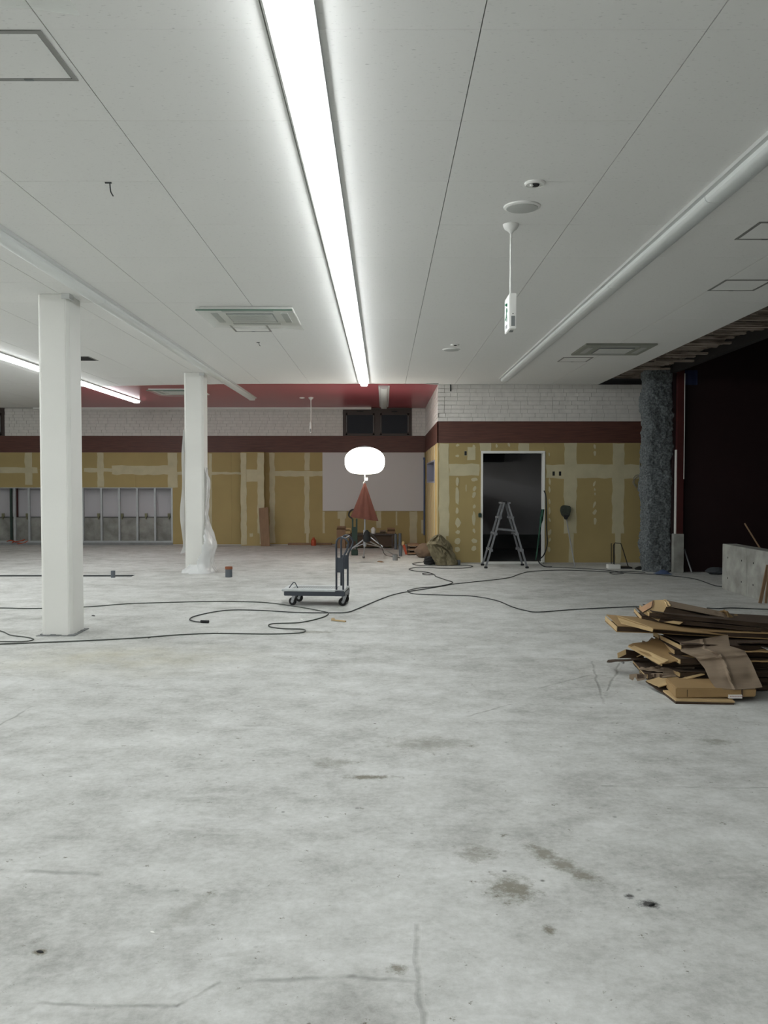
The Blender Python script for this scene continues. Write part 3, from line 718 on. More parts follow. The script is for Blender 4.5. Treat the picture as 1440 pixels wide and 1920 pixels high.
# wires running down beside the rough column
for k, (pts, lb) in enumerate([([(1206, 722), (1206, 770), (1204, 830), (1200, 860), (1202, 890), (1209, 905), (1207, 925)], 'pale cable hanging down the partition edge beside the rough grey column'),
                      ([(1208, 722), (1209, 780), (1207, 820), (1201, 850), (1200, 885), (1206, 910)], 'second thin cable hanging beside the rough grey column')]):
    tag(MB().tube(spline([P(x, y, 16.60 - .008 * k) for x, y in pts]), .007, 6).build('cable', mat('pale_cable', (150, 148, 138), .6)), lb, 'cable')
cc = P(1198, 903, 16.60); pts = []
for k in range(70):
    a = k * .42; rr = .105 + .02 * math.sin(k * .7); pts.append((cc.x + rr * math.cos(a), 16.60 + .008 * math.sin(k * .3), cc.z + rr * 1.05 * math.sin(a) + .01 * math.sin(k)))
tag(MB().tube(pts, .004, 6).build('cable_coil', MATS['pale_cable']), 'loose coil of pale wire hanging on the partition near the rough column', 'cable')
# hose and green cloth at right door jamb
tag(MB().tube(spline([P(1020, 920, 16.45), P(1024, 935, 16.45), P(1025, 990, 16.45), P(1026, 1020, 16.4), P(1020, 1040, 16.3), P(1010, 1052, 16.2), FL(1020, 1062, .012), FL(1035, 1063, .012)]), .011, 8).build('hose', M_cord2), 'black hose hanging down the right door jamb', 'hose')
m_ = MB()
def gc(u, v):
    y = 955 + v * 95; xc = 1018 - 14 * v; wd = (6 if v < .25 else 2.6 - 1.5 * v); p = P(xc + (u - .5) * wd, y, 16.42 - .15 * v); p.y += .03 * math.sin(u * 9 + v * 5); return p
m_.grid(gc, 8, 14); tag(m_.build('green_strap', mat('green_cloth', (44, 84, 68), .8), None, sol=.006, fix=False), 'green cloth strap hanging at the right door jamb', 'strap')
p_ = P(900, 966, 16.55); tag(MB().box(p_.x - .03, p_.x + .03, 16.53, 16.6, p_.z - .04, p_.z + .04).build('door_clamp', M_green, None, bevel=.01), 'small green clamp on the left door jamb', 'clamp')
# blue tape line at inner corner
a_ = P(797, 862, YB - .1)
tag(MB().box(XS - .055, XS - .025, YB - .12, YB - .05, .25, P(797, 862, YB).z).box(XS - .065, XS - .02, YB - .13, YB - .05, P(797, 862, YB).z, P(797, 858, YB).z).build('level_staff', M_blue), 'tall thin blue pole standing in the corner by the white wall panel', 'pole')
# long-handled dustpan
e = empty('broom', FL(1078, 1063), 'broom leaning upside down against the partition right of the doorway', 'broom')
top = P(1061, 968, YF - .05); bot = FL(1078, 1063, .01)
MB().tube([top, bot], .011, 8).build('handle', M_alu, e)
def bh(u, v):
    p = P(1051 + u * 28 + (v * 2), 949 + v * 22, 0 or 16.5); return p
hd = MB().prism([P(x, y, 16.5) for x, y in [(1052, 951), (1057, 947), (1070, 949), (1071, 957), (1068, 968), (1062, 972), (1054, 967), (1051, 958)]], (0, .07, 0))
hd.build('broom_head', mat('broom_bristle', (64, 68, 60), .9, var=.2, vscale=20), e, bevel=.01)
MB().prism([P(x, y, 16.48) for x, y in [(1057, 966), (1067, 966), (1064, 974), (1060, 974)]], (0, .09, 0)).build('socket', M_black, e, bevel=.006)
# black wire stand
e = empty('wire_stand', FL(1158, 1066), 'black wire frame stand on a white block in front of the partition', 'stand')
yb = FL(1158, 1066).y
def q_(x, y, dy=0): return P(x, y, yb + dy)
MB().tube([q_(1146, 1064, .1), q_(1146, 1019, .1), q_(1152, 1019, .0), q_(1152, 1066, -.02)], .008, 6).build('frame', M_black, e)
MB().tube([q_(1150, 1066, .02), q_(1150, 1022, .02), q_(1153, 1018, .02), q_(1164, 1019, .02), q_(1168, 1030, .02), q_(1178, 1063, .02)], .009, 6).build('frame', M_black, e)
a = FL(1163, 1066); MB().box(a.x, a.x + .2, yb - .05, yb + .18, 0, .03).build('foot_plate', M_black, e)
a = FL(1139, 1066); b_ = FL(1162, 1066); MB().box(a.x, b_.x, yb - .06, yb + .1, 0, .075).build('weight_block', M_white, e, bevel=.005)
a = FL(1200, 1068); tag(MB().lathe([(.09, 0), (.1, .02), (.05, .05), (.01, .06)], a, 12).build('rubble_lump', M_black), 'small dark lump on the floor left of the rough grey column', 'rubble')
a = FL(1241, 1077); tag(MB().grid(lambda u, v: (a.x - .1 + .26 * u, a.y - .05 + .2 * v, .01 + .06 * math.sin(math.pi * u) * math.sin(math.pi * v) * (1 + .6 * noise.noise(Vector((u * 6, v * 6, 0))))), 14, 10).build('blue_bag', M_blue, None, sol=.005, fix=False), 'crumpled blue bag at the foot of the rough grey column', 'bag')

# ================================================================== STEP LADDER
M_lad = mat('dull_aluminium', (128, 130, 134), .45, metal=.4)
e = empty('step_ladder', FL(947, 1062), 'aluminium step ladder standing open in front of the doorway', 'ladder')
zt = 1.17; yc = 15.95; xc = P(946, 1000, yc).x; hw_t, hw_b = .17, .27; sp_ = .37
for s in (-1, 1):
    for t_ in (-1, 1):
        a = Vector((xc + s * sp_, yc + t_ * hw_b, .02)); b = Vector((xc + s * .035, yc + t_ * hw_t, zt))
        MB().bar(a, b, .034, .02).build('rail', M_lad, e); MB().box(a.x - .03, a.x + .03, a.y - .02, a.y + .02, 0, .035).build('rubber_foot', M_black, e, bevel=.005)
    for k in range(3):
        f = (k + 1) / 4 + .03; x = xc + s * (sp_ + (.035 - sp_) * f); z = zt * f; hw = hw_b + (hw_t - hw_b) * f
        MB().box(x - .028, x + .028, yc - hw, yc + hw, z - .012, z + .010).build('rung', M_lad, e, bevel=.003)
        for t_ in (-1, 1): MB().box(x - .034, x + .034, yc + t_ * hw - .014, yc + t_ * hw + .014, z - .03, z + .018).build('rung_bracket', M_lad, e)
for s in (-1, 1): MB().box(xc + s * .05 - .035, xc + s * .05 + .035, yc - hw_t - .02, yc + hw_t + .02, zt - .015, zt + .015).build('top_step', M_lad, e, bevel=.004)
for t_ in (-1, 1):
    MB().tube([(xc, yc + t_ * hw_t - .03, zt + .01), (xc, yc + t_ * hw_t + .03, zt + .01)], .022, 10).build('hinge', M_black, e)
    f = .58; hw = hw_b + (hw_t - hw_b) * f; xx = sp_ + (.035 - sp_) * f
    MB().bar((xc - xx, yc + t_ * hw, zt * f + .02), (xc + xx, yc + t_ * hw, zt * f - .01), .012, .02).build('spreader_bar', M_lad, e)

# ================================================================== BALLOON LAMP ON TRIPOD
YL = 17.0; xc = P(684, 900, YL).x
e = empty('balloon_light', (xc, YL, 0), 'glowing white balloon lamp on a tripod mast in front of the back wall', 'lamp')
zt_, zb_ = P(684, 838, YL).z, P(684, 889, YL).z; rr = 37.5 * YL / F; prof = []
for k in range(25):
    a = math.pi * k / 24; s_ = math.sin(a); c_ = math.cos(a)
    prof.append((max(.01, rr * s_ ** (.95 if c_ > 0 else .55)), (zt_ + zb_) / 2 + (zt_ - zb_) / 2 * (abs(c_) ** (.95 if c_ > 0 else .8)) * (1 if c_ > 0 else -1)))
prof = prof[::-1]
bl = MB().lathe(prof, (xc, YL, 0), 40)
bl.build('balloon', M_balloon, e)
MB().lathe([(.14, -.01), (.12, .015), (.05, .03), (.01, .035)], (xc, YL, zt_ - .012), 20).build('top_cap', M_greyp, e)
MB().tube([(xc, YL, .42), (xc, YL, zb_ + .01)], .016, 10).build('mast', M_alu, e)
MB().tube([(xc, YL, .3), (xc, YL, .62)], .032, 12).build('mast_sleeve', M_alu, e)
MB().box(xc + .01, xc + .06, YL - .05, YL, zb_ - .13, zb_ - .07).tube([(xc, YL, zb_ - .1), (xc + .05, YL - .02, zb_ - .1)], .02, 8).build('clamp', M_wplas, e, bevel=.004)
hub = Vector((xc, YL, .50)); low = Vector((xc, YL, .33))
for fx, fy in [(652, 1036), (682, 1045), (742, 1042)]:
    f0 = FL(fx, fy, .015); 
    if fx == 652: f0 = Vector((xc - .55, YL + .45, .015))
    kn = low.lerp(f0, .42) + Vector((0, 0, .05))
    MB().tube([hub + Vector((0, 0, -.05)), f0], .014, 8).build('leg', M_alu, e)
    MB().tube([Vector((xc, YL, .36)) , hub.lerp(f0, .55)], .009, 8).build('brace', M_alu, e)
    MB().lathe([(.02, -.015), (.024, 0), (.018, .03)], f0, 10).build('foot', M_black, e)
MB().tube([hub + Vector((.02, -.02, .05)), Vector((xc + .35, YL - .1, .30))], .012, 8).build('stay', M_alu, e)
MB().lathe([(.02, 0), (.07, .02), (.08, .12), (.05, .2), (.02, .24)], (xc + .04, YL - .04, .38), 14).build('ballast', M_black, e)
# cable to it
tag(MB().tube(spline([(xc + .06, YL - .05, .6), (xc + .18, YL - .1, .5), P(715, 1025, 16.9), FL(722, 1040, .02), FL(738, 1044, .01), FL(750, 1046, .01)]), .008, 6).build('power_cable', M_cord2), 'black cable sagging from the balloon lamp mast to the floor', 'cable')
# rust cloth bag hanging on mast
ap = P(684, 906, YL - .05); bl_, br_ = P(659, 969, YL - .05), P(708, 977, YL - .05)
def bag(u, v):
    an = 2 * math.pi * u; vv = v ** 1.05; cx_ = ap.x + ((bl_.x + br_.x) / 2 - ap.x) * vv; rx_ = .018 + ((br_.x - bl_.x) / 2) * vv; ry_ = .03 + .11 * vv
    zz = ap.z + ((bl_.z + br_.z) / 2 - ap.z) * v + math.cos(an) * (br_.z - bl_.z) / 2 * v
    pl = 1 + .20 * math.sin(an * 9) * (1 - v * .6) * min(1, v * 6)
    c_ = math.cos(an); s_ = math.sin(an)
    return (cx_ + rx_ * c_ * (1 if abs(c_) > .9 else pl), YL - .05 + ry_ * s_ * pl - .02 * v, zz)
m_ = MB().grid(bag, 72, 24)
base = len(m_.v); m_.v.append(Vector(((bl_.x + br_.x) / 2, YL - .05, (bl_.z + br_.z) / 2)))
for i in range(72): m_.f.append((24 * 73 + i, base, 24 * 73 + i + 1))
e = empty('cloth_bag', ap, 'rust red cloth bag hanging from the mast below the balloon lamp', 'bag')
m_.build('sack', M_rust, e)
MB().tube(spline([ap + Vector((0, 0, -.03)), ap + Vector((-.03, 0, .0)), ap + Vector((-.015, 0, .03)), ap + Vector((.015, 0.0, .05))]), .006, 6).build('drawstring', M_wplas, e)

# ================================================================== PLATFORM TROLLEY
TR = Matrix.Translation(Vector((-.86, 11.06, 0))) @ Matrix.Rotation(math.radians(-5), 4, 'Z')
e = empty('platform_trolley', (-.86, 11.06, 0), 'grey platform hand trolley with folding handle standing on the open floor', 'trolley')
def T(m_): return m_.xf(TR)
L2, W2, z0 = .40, .24, .185
T(MB().box(-L2, L2, -W2, W2, z0 - .005, z0 + .022)).build('platform', M_deckp, e, bevel=.008)
tr_ = MB()
for k in range(26):
    for j in range(5):
        x = -.28 + k * .022; y = -.13 + j * .055; tr_.box(x, x + .008, y, y + .04, z0 + .0215, z0 + .0245)
tag(T(tr_).build('tread_ribs', M_greyp, e), kind='stuff')
T(MB().box(-L2 + .03, L2 - .0, -W2 + .01, W2 - .01, z0 - .06, z0 - .005)).build('underframe', M_cart, e, bevel=.006)
T(MB().tube(spline([(-.33, -.1, z0 + .02), (-.28, -.1, z0 + .085), (-.265, -.1, z0 + .092), (-.25, -.1, z0 + .085), (-.215, -.1, z0 + .02)], 4), .006, 8)).build('carry_loop', M_cart, e)
for s in (-1, 1):
    yy = s * (W2 - .02)
    lp = [(.29, yy, .13), (.29, yy, .70), (.29, yy, .78), (.305, yy, .83), (.345, yy, .855), (.40, yy, .84), (.435, yy, .80), (.44, yy, .76), (.42, yy, .70), (.385, yy, .63), (.375, yy, .58), (.375, yy, .13)]
    T(MB().tube(lp[:2] + spline(lp[1:-1], 4)[1:] + lp[-1:], .0125, 10)).build('handle_loop', M_cart, e)
    T(MB().box(.29, .375, yy - .006, yy + .006, .42, .60)).build('handle_plate', M_cart, e, bevel=.002)
    T(MB().box(.275, .39, yy - .02, yy + .02, .125, .2)).build('handle_socket', M_cart, e, bevel=.003)
T(MB().tube([(.40, -W2 + .02, .84), (.40, W2 - .02, .84)], .0125, 10)).build('cross_bar', M_cart, e)
T(MB().tube([(.29, -W2 + .02, .5), (.29, W2 - .02, .5)], .009, 8)).build('cross_bar', M_cart, e)
for wx_, wy_, ro in [(-.27, -.17, .3), (-.25, .17, .2), (.36, -.18, -.5), (.36, .17, .9)]:
    c = Vector((wx_, wy_, .05)); ax = Vector((math.sin(ro), math.cos(ro), 0)); fw_ = Vector((math.cos(ro), -math.sin(ro), 0))
    wob = T(MB().tube([c - ax * .014, c + ax * .014], .05, 20)).build('wheel', M_black, e, bevel=.004)
    T(MB().tube([c - ax * .016, c + ax * .016], .02, 14)).build('hub', M_alu, wob)
    fk = MB()
    for s in (-1, 1):
        b0 = c + ax * (.021 * s); fk.prism([b0 - fw_ * .012 - Vector((0, 0, .012)), b0 + fw_ * .012 - Vector((0, 0, .012)), b0 + fw_ * .05 + Vector((0, 0, .07)), b0 - fw_ * .0 + Vector((0, 0, .07))], ax * .003)
    t0 = c + fw_ * .025 + Vector((0, 0, .07)); fk.tube([t0, t0 + Vector((0, 0, .014))], .032, 12)
    T(fk).build('caster_fork', M_alu, e)

# ================================================================== PLASTIC FILM ON SECOND COLUMN
ccx = c2.location.x; ccy = 14.84 + .19
def film(u, v):
    th = math.radians(-150 + 250 * u); z = v * 1.80; c_, s_ = math.cos(th), math.sin(th)
    k = 1 / (abs(c_) ** 6 + abs(s_) ** 6) ** (1 / 6); rx_, ry_ = .1625, .19
    bul = .012 + .035 * math.exp(-((z - .5) / .45) ** 2) + .16 * math.exp(-z / .13) * (1 if c_ > -.2 else .5)
    if c_ > .3: bul += .10 * math.exp(-((z - .45) / .3) ** 2) + .045 * math.exp(-((z - 1.45) / .25) ** 2)
    p = Vector((c_ * k * rx_, s_ * k * ry_, z)); n_ = noise.noise(Vector((p.x * 6, p.y * 6, z * 3))) * .03 + noise.noise(Vector((p.x * 16, p.y * 16, z * 9 + 4))) * .022
    bul = max(.006, bul + n_)
    return (ccx + c_ * (k * rx_ + bul), ccy + s_ * (k * ry_ + bul), max(.004, z + n_ * .3))
def fkeep(u, v):
    th = -150 + 250 * u; z = v * 1.8
    lim = -35 if z > 1.0 else -35 - (1 - z) * 50
    if z < .16: lim = -150 + z * 260
    lim += 8 * noise.noise(Vector((z * 7, 1, 0)))
    return th > lim
tag(MB().grid(film, 90, 80, fkeep).build('plastic_wrap', M_film, None, fix=False), 'crumpled translucent plastic film hanging down the right of the farther column', 'plastic film')
def film2(u, v):
    z = .35 + v * 2.1; o_ = .015 + .02 * math.sin(v * math.pi) + .03 * math.exp(-((z - .95) / .4) ** 2) + .05 * math.exp(-((z - .35) / .08) ** 2)
    return (ccx - .166 - u * o_, ccy - .12 + .04 * math.sin(v * 14) - .1 * u, z - u * .02)
tag(MB().grid(film2, 6, 40).build('plastic_wrap', M_film, None, fix=False), 'thin translucent plastic film edging the left side of the farther column', 'plastic film')

# ================================================================== CORDS ON THE FLOOR
def cord(pts, r, m, label, n=6, z=None, ends=()):
    pp = [FL(x, y, 0) for x, y in pts]; pp = [Vector((p.x, p.y, r + .001 + (.0 if z is None else z))) for p in pp]
    o = tag(MB().tube(spline(pp, n), r, 6).build('extension_cord', m), label, 'cord', 'cords on the floor')
    return o
cord([(-60, 1143), (0, 1141), (60, 1142), (160, 1139), (240, 1133), (300, 1131), (380, 1129), (440, 1129), (500, 1131), (560, 1139), (608, 1148), (616, 1151), (604, 1159), (562, 1168.5), (512, 1170.5), (505, 1176), (531, 1180),
      (566, 1181), (572, 1185), (556, 1188.5), (500, 1190), (400, 1189), (330, 1192), (250, 1198), (130, 1204), (0, 1209), (-60, 1212)], .0065, M_cord, 'grey green cord looping back on itself left of the trolley')
o = cord([(378, 1168), (366, 1167), (356, 1163), (365, 1157), (400, 1149), (440, 1145), (500, 1146.5), (560, 1150), (620, 1150.5), (650, 1149.5), (670, 1143), (708, 1127), (735, 1117), (762, 1111), (800, 1105), (846, 1097),
      (880, 1093), (950, 1085), (975, 1077), (1000, 1072), (1060, 1070), (1140, 1073), (1190, 1076), (1240, 1079), (1300, 1086), (1340, 1099), (1367, 1102), (1380, 1102)], .0065, M_cord2, 'long dark cord from a black plug past the trolley wheels towards the rough column', z=.002)
p = FL(380, 1168); MB().tube([p + Vector((-.02, 0, .016)), p + Vector((.07, -.02, .016))], .016, 10).build('plug', M_black, o)
cord([(764, 1109), (785, 1104), (820, 1101), (849, 1094), (834, 1088), (817, 1082), (815, 1079), (805, 1075.5), (792, 1077), (800, 1079), (811, 1077.5), (800, 1074), (777, 1071.5), (767, 1068), (787, 1064.5), (834, 1066.8), (871, 1066),
      (886, 1063), (871, 1060.7), (824, 1062), (787, 1061), (773, 1058.5), (783, 1056), (796, 1055)], .0065, M_cord2, 'dark cord looping in front of the olive bag', z=.004)
cord([(764, 1111), (780, 1115), (830, 1117), (885, 1119), (930, 1127), (960, 1139), (985, 1146), (1010, 1149), (1080, 1144), (1160, 1140), (1200, 1139), (1260, 1141)], .0065, M_cord2, 'dark cord curving across the floor to the cardboard pile', z=.002)
cord([(1325, 1141), (1345, 1142), (1370, 1141), (1400, 1142), (1440, 1143.5), (1500, 1144)], .0065, M_cord2, 'dark cord coming out right behind the cardboard pile')
cord([(-50, 1178), (0, 1184), (20, 1192), (50, 1196), (63, 1200), (45, 1204), (0, 1204), (-40, 1203)], .0055, M_cord, 'thin cord bent into a loop at the left edge of the view')
cord([(1035, 1064), (1080, 1066), (1140, 1070), (1170, 1075), (1150, 1077), (1145, 1074), (1180, 1072), (1210, 1074)], .006, M_cord2, 'dark cord lying along the foot of the partition')

# ================================================================== PIPES AND CLUTTER AT THE BACK
def stub(px, pyb, pyt, r, label, m=M_pvc, top=None, name='pipe_stub'):
    b = FL(px, pyb); z = P(px, pyt, b.y).z
    o = MB().lathe([(r, 0), (r, z), (r * .8, z), (r * .8, z - .03)], b, 18).build(name, m, None); tag(o, label, 'pipe', 'pipe stubs in the floor')
    if top: MB().lathe([(r * 1.06, z - .035), (r * 1.06, z + .004), (r * .7, z + .006)], b, 18).build('cap', top, o)
    return o
stub(429, 1082, 1063, .058, 'wide grey pipe stub with an orange rim right of the farther column', top=mat('rust_rim', (140, 86, 60), .8))
stub(212, 1083, 1070, .035, 'short grey pipe stub at the floor trench right of the nearest column')
stub(335.5, 1020, 994, .03, 'grey pipe with an orange hose beside the open stud wall')
p0 = FL(335.5, 1020); 
tag(MB().tube(spline([P(337, 996, p0.y - .05), P(328, 997, p0.y - .05), P(320, 1003, p0.y - .05), P(316, 1014, p0.y - .05)]), .016, 8).build('orange_hose', M_orange), 'orange hose curving from the pipe beside the open stud wall', 'hose')
a = FL(315, 1021); tag(MB().box(a.x - .03, a.x + .03, a.y - .03, a.y + .03, 0, .09).build('hose_valve', M_black, None, bevel=.01), 'black valve block at the end of the orange hose', 'valve')
tag(MB().box(p0.x - .045, p0.x + .06, p0.y - .03, p0.y + .03, P(335, 998, p0.y).z, P(335, 993, p0.y).z).build('pipe_clamp', M_bronze, None, bevel=.005), 'rusty clamp on top of the pipe beside the open stud wall', 'clamp')
# orange bundle
a = FL(34, 1022)
for k in range(7):
    x = a.x + R.uniform(-.2, .2); y = a.y + R.uniform(-.08, .08); an = R.uniform(-.5, .5); L_ = R.uniform(.18, .3)
    q = [(x - L_ / 2 * math.cos(an), y - L_ / 2 * math.sin(an), .02 + .012 * k), (x, y, .035 + .014 * k), (x + L_ / 2 * math.cos(an), y + L_ / 2 * math.sin(an), .03 + R.uniform(.0, .12))]
    tag(MB().tube(spline(q), .012, 6).build('orange_tube', M_orange), 'orange tube offcut in the small heap below the open stud wall', 'tube', 'orange tube offcuts in a heap')
# left-back low things
for (px, py, top, lb) in [(573, 1021, 1001, 'grey pipe with a white top before the back wall, middle of the floor'), (742, 1030, 1001, 'left of the two tall grey pipes beside the balloon lamp'), (750, 1030, 1000, 'right of the two tall grey pipes beside the balloon lamp'), (751, 1043, 1023, 'grey pipe standing in front of the two tall pipes near the crates')]:
    stub(px, py, top, .035 if px != 573 else .03, lb, top=M_wplas if px == 573 else None)
p = FL(573, 1021); zt0 = P(573, 1003, p.y).z
tag(MB().tube(spline([(p.x, p.y - .02, zt0), (p.x + .08, p.y - .02, zt0 + .05), (p.x + .17, p.y - .02, zt0 - .01), (p.x + .2, p.y - .02, zt0 - .1)]), .01, 6).build('bent_hose', mat('tan_hose', (120, 96, 62), .7)), 'thin brown hose bent from the white-topped pipe to the orange bottle', 'hose')
p = FL(588, 1023); tag(MB().lathe([(.06, 0), (.065, .05), (.06, .14), (.03, .17), (.025, .2)], p, 16).build('orange_bottle', M_orange), 'small orange bottle shaped cap on the floor before the back wall', 'cap')
a, b_ = FL(540, 1022), FL(622, 1022); tag(MB().box(a.x, b_.x, a.y - .05, a.y + .06, 0, .055).build('low_plank', M_board, None, bevel=.004), 'low brown plank lying along the foot of the back wall', 'plank')
a = FL(403, 1020); tag(MB().tube(spline([a + Vector((-.1, 0, .02)), a + Vector((-.02, 0, .1)), a + Vector((.1, 0, .03)), a + Vector((.16, 0, .01))]), .012, 6).build('black_hose', M_black), 'short black hose on the floor right of the plastic-wrapped column', 'hose')
# leaning board
a, b_ = P(489, 1023, YB - .4), P(506, 1022, YB - .4); c_, d_ = P(485, 953, YB - .27), P(503, 951, YB - .27)
a.z = b_.z = 0
tag(MB().hexa([a, b_, b_ + Vector((0, .03, 0)), a + Vector((0, .03, 0))], [c_, d_, d_ + Vector((0, .03, 0)), c_ + Vector((0, .03, 0))]).build('leaning_board', M_board, None, bevel=.002), 'brown board leaning against the boxed-out pilaster of the back wall', 'board')
# work bench with boxes
bx0, bx1 = P(650, 1010, 20.6).x, P(742, 1010, 20.6).x
e = empty('low_bench', ((bx0 + bx1) / 2, 20.8, 0), 'low dark bench behind the balloon lamp tripod', 'bench')
MB().box(bx0, bx1, 20.5, 21.1, .31, .34).build('bench_top', M_bronze, e)
MB().box(bx0 + .05, bx1 - .05, 20.55, 21.05, .05, .31).build('bench_body', mat('dark_bench', (72, 58, 46), .8), e)
for x in (bx0 + .06, bx1 - .1):
    for y in (20.53, 21.03): MB().box(x, x + .04, y, y + .04, 0, .31).build('leg', M_bronze, e)
def carton(px0, px1, pyt, zb, y, dp, lb, m=M_card, ang=0):
    a, b = P(px0, pyt, y), P(px1, pyt, y); e_ = empty('carton', ((a.x + b.x) / 2, y + dp / 2, zb), lb, 'carton')
    MB().box(a.x, b.x, y, y + dp, zb, a.z).build('carton_body', m, e_, bevel=.004)
    MB().prism([(a.x, y, a.z), (b.x, y, a.z), (b.x - .02, y - .08, a.z + .05), (a.x + .02, y - .08, a.z + .05)], (0, 0, .005)).build('flap', m, e_)
    MB().prism([(a.x, y + dp, a.z), (b.x, y + dp, a.z), (b.x, y + dp + .04, a.z + .06), (a.x, y + dp + .04, a.z + .06)], (0, 0, .005)).build('flap', m, e_)
carton(631, 648, 993, 0, 20.6, .3, 'brown carton on the floor at the left end of the low bench', M_board)
carton(648, 657, 996, .341, 20.6, .25, 'small tan carton at the left end of the low bench', M_cardl)
carton(712, 724, 1000, .341, 20.6, .25, 'grey brown carton on the middle of the low bench', M_cardg)
carton(726, 741, 996, .341, 20.6, .3, 'brown carton at the right end of the low bench', M_board)
p = P(700, 1009, 20.6); tag(MB().lathe([(.05, 0), (.06, .1), (.04, .13), (.015, .15)], (p.x, 20.7, .341), 14).build('white_bottle', M_wplas), 'pale bottle standing on the low bench', 'bottle')
# green machine
gx_ = P(665, 1000, 18.6).x
e = empty('green_machine', (gx_, 18.6, 0), 'tall dark green metal machine behind the rust red bag', 'machine')
MB().box(gx_ - .06, gx_ - .025, 18.56, 18.62, .05, .78).build('upright', M_green, e, bevel=.005)
MB().box(gx_ + .025, gx_ + .06, 18.56, 18.62, .05, .78).build('upright', M_green, e, bevel=.005)
MB().box(gx_ - .07, gx_ + .07, 18.5, 18.7, .0, .12).build('base', M_green, e, bevel=.01)
MB().box(gx_ - .03, gx_ + .03, 18.57, 18.61, .3, .6).build('plate', M_green, e)
MB().tube(spline([(gx_ - .05, 18.58, .78), (gx_ - .12, 18.58, .84), (gx_ - .1, 18.58, .93), (gx_ - .02, 18.58, .97), (gx_ + .08, 18.58, .9)]), .018, 8).build('handle', M_black, e)
# bucket/can
p = FL(741, 1051); tag(MB().lathe([(.05, 0), (.052, .12), (.045, .12), (.043, .03)], p, 18).build('concrete_can', M_kerb), 'squat grey concrete-crusted can on the floor right of the tripod', 'can')
p = FL(860, 1059); tag(MB().lathe([(.035, 0), (.035, .09), (.028, .09), (.028, .05)], p, 16).build('pipe_stub', M_pvc), 'short grey pipe stub at the foot of the partition beside the olive bag', 'pipe')
# crates
a, b_ = FL(764, 1041), FL(786, 1041)
e = empty('pallet', ((a.x + b_.x) / 2, a.y + .2, 0), 'small dark wooden pallet left of the olive bag', 'pallet')
for k in range(3): MB().box(a.x, b_.x, a.y, a.y + .5, .02 + k * .085, .055 + k * .085).build('slat', M_board, e)
for x in (a.x, b_.x - .05): MB().box(x, x + .05, a.y + .01, a.y + .49, 0, .22).build('bearer', M_cardd, e)
a = FL(760, 1040); 
e = empty('orange_cone_piece', a, 'orange plastic piece with a pale tip leaning on the small pallet', 'plastic piece')
MB().hexa([a + Vector((0, 0, 0)), a + Vector((.05, 0, 0)), a + Vector((.05, .12, 0)), a + Vector((0, .12, 0))], [a + Vector((-.06, 0, .2)), a + Vector((-.01, 0, .22)), a + Vector((-.01, .12, .22)), a + Vector((-.06, .12, .2))]).build('body', M_orange, e, bevel=.006)
MB().lathe([(.03, 0), (.035, .05), (.02, .08)], a + Vector((-.045, .06, .2)), 12).build('tip', M_cardl, e)
# olive bag and companions
def lump(c, rx_, ry_, h, seed, tilt=0, fold=.12, nu=48, nv=28, topx=0):
    m_ = MB()
    def fn(u, v):
        an = 2 * math.pi * u; ph = v * math.pi; s_ = math.sin(ph) ** .75; z = (1 - math.cos(ph)) / 2
        w_ = s_ * (1 - .35 * max(0, z - .45))
        d = Vector((math.cos(an), math.sin(an), z * 2)); n_ = 1 + fold * (abs(noise.noise(d * 1.6 + Vector((seed, 0, 0)))) * 2 - .4) + fold * .5 * noise.noise(d * 4 + Vector((0, seed, 0)))
        if u in (0.0, 1.0): d = Vector((1, 0, z * 2)); n_ = 1 + fold * (abs(noise.noise(d * 1.6 + Vector((seed, 0, 0)))) * 2 - .4) + fold * .5 * noise.noise(d * 4 + Vector((0, seed, 0)))
        return (c[0] + rx_ * w_ * n_ * math.cos(an) + topx * z * z, c[1] + ry_ * w_ * n_ * math.sin(an), c[2] + max(0, h * z * (.9 + .1 * n_)))
    return m_.grid(fn, nu, nv)
a = FL(832, 1058); 
e = empty('canvas_bag', (a.x, 16.36, 0), 'large slumped olive canvas bag at the partition corner', 'bag')
def bagf(u, v):
    prof = [(1060, 819, 857), (1052, 815, 857.5), (1042, 810, 853), (1030, 805, 849), (1020, 801, 845), (1012, 804, 838), (1006, 812, 831), (1002, 819, 826)]
    k = min(int(v * 7), 6); f = v * 7 - k; py = prof[k][0] * (1 - f) + prof[k + 1][0] * f; l_ = prof[k][1] * (1 - f) + prof[k + 1][1] * f; r_ = prof[k][2] * (1 - f) + prof[k + 1][2] * f
    pl, pr = P(l_, py, 16.36), P(r_, py, 16.36); cx_, hw_, z = (pl.x + pr.x) / 2, (pr.x - pl.x) / 2, max(0, pl.z - .01); dp_ = .17 * (1 - .55 * v)
    an = 2 * math.pi * u; c_, s_ = math.cos(an), math.sin(an); q = Vector((c_ * 1.5, s_ * 1.5, z * 4))
    cr = abs(noise.noise(q * 1.3 + Vector((5, 0, 0)))) * -.10 + abs(noise.noise(q * 2.8)) * -.07 + .05 - .05 * math.exp(-((z - .36 + .1 * c_) / .025) ** 2)
    return (cx_ + c_ * (hw_ + cr * .4), 16.36 + s_ * (dp_ + cr), z)
bm_ = MB().grid(bagf, 72, 48); bb_ = len(bm_.v); bm_.v.append(Vector((P(822, 1001, 16.36).x, 16.36, P(822, 1001, 16.36).z)))
for i_ in range(72): bm_.f.append((48 * 73 + i_, 48 * 73 + i_ + 1, bb_))
bm_.build('bag_body', M_canvas, e)
MB().grid(lambda u, v: (P(808 + 30 * u, 1000, 16.2).x, 16.17 + .05 * (1 - v) + .05 * abs(u - .4) + .01 * math.sin(u * 17), P(800, 1017 + 9 * u * u + 5 * v - 3 * math.sin(u * 3), 16.2).z), 18, 4).build('folded_flap', M_canvas, e, sol=.008, fix=False)
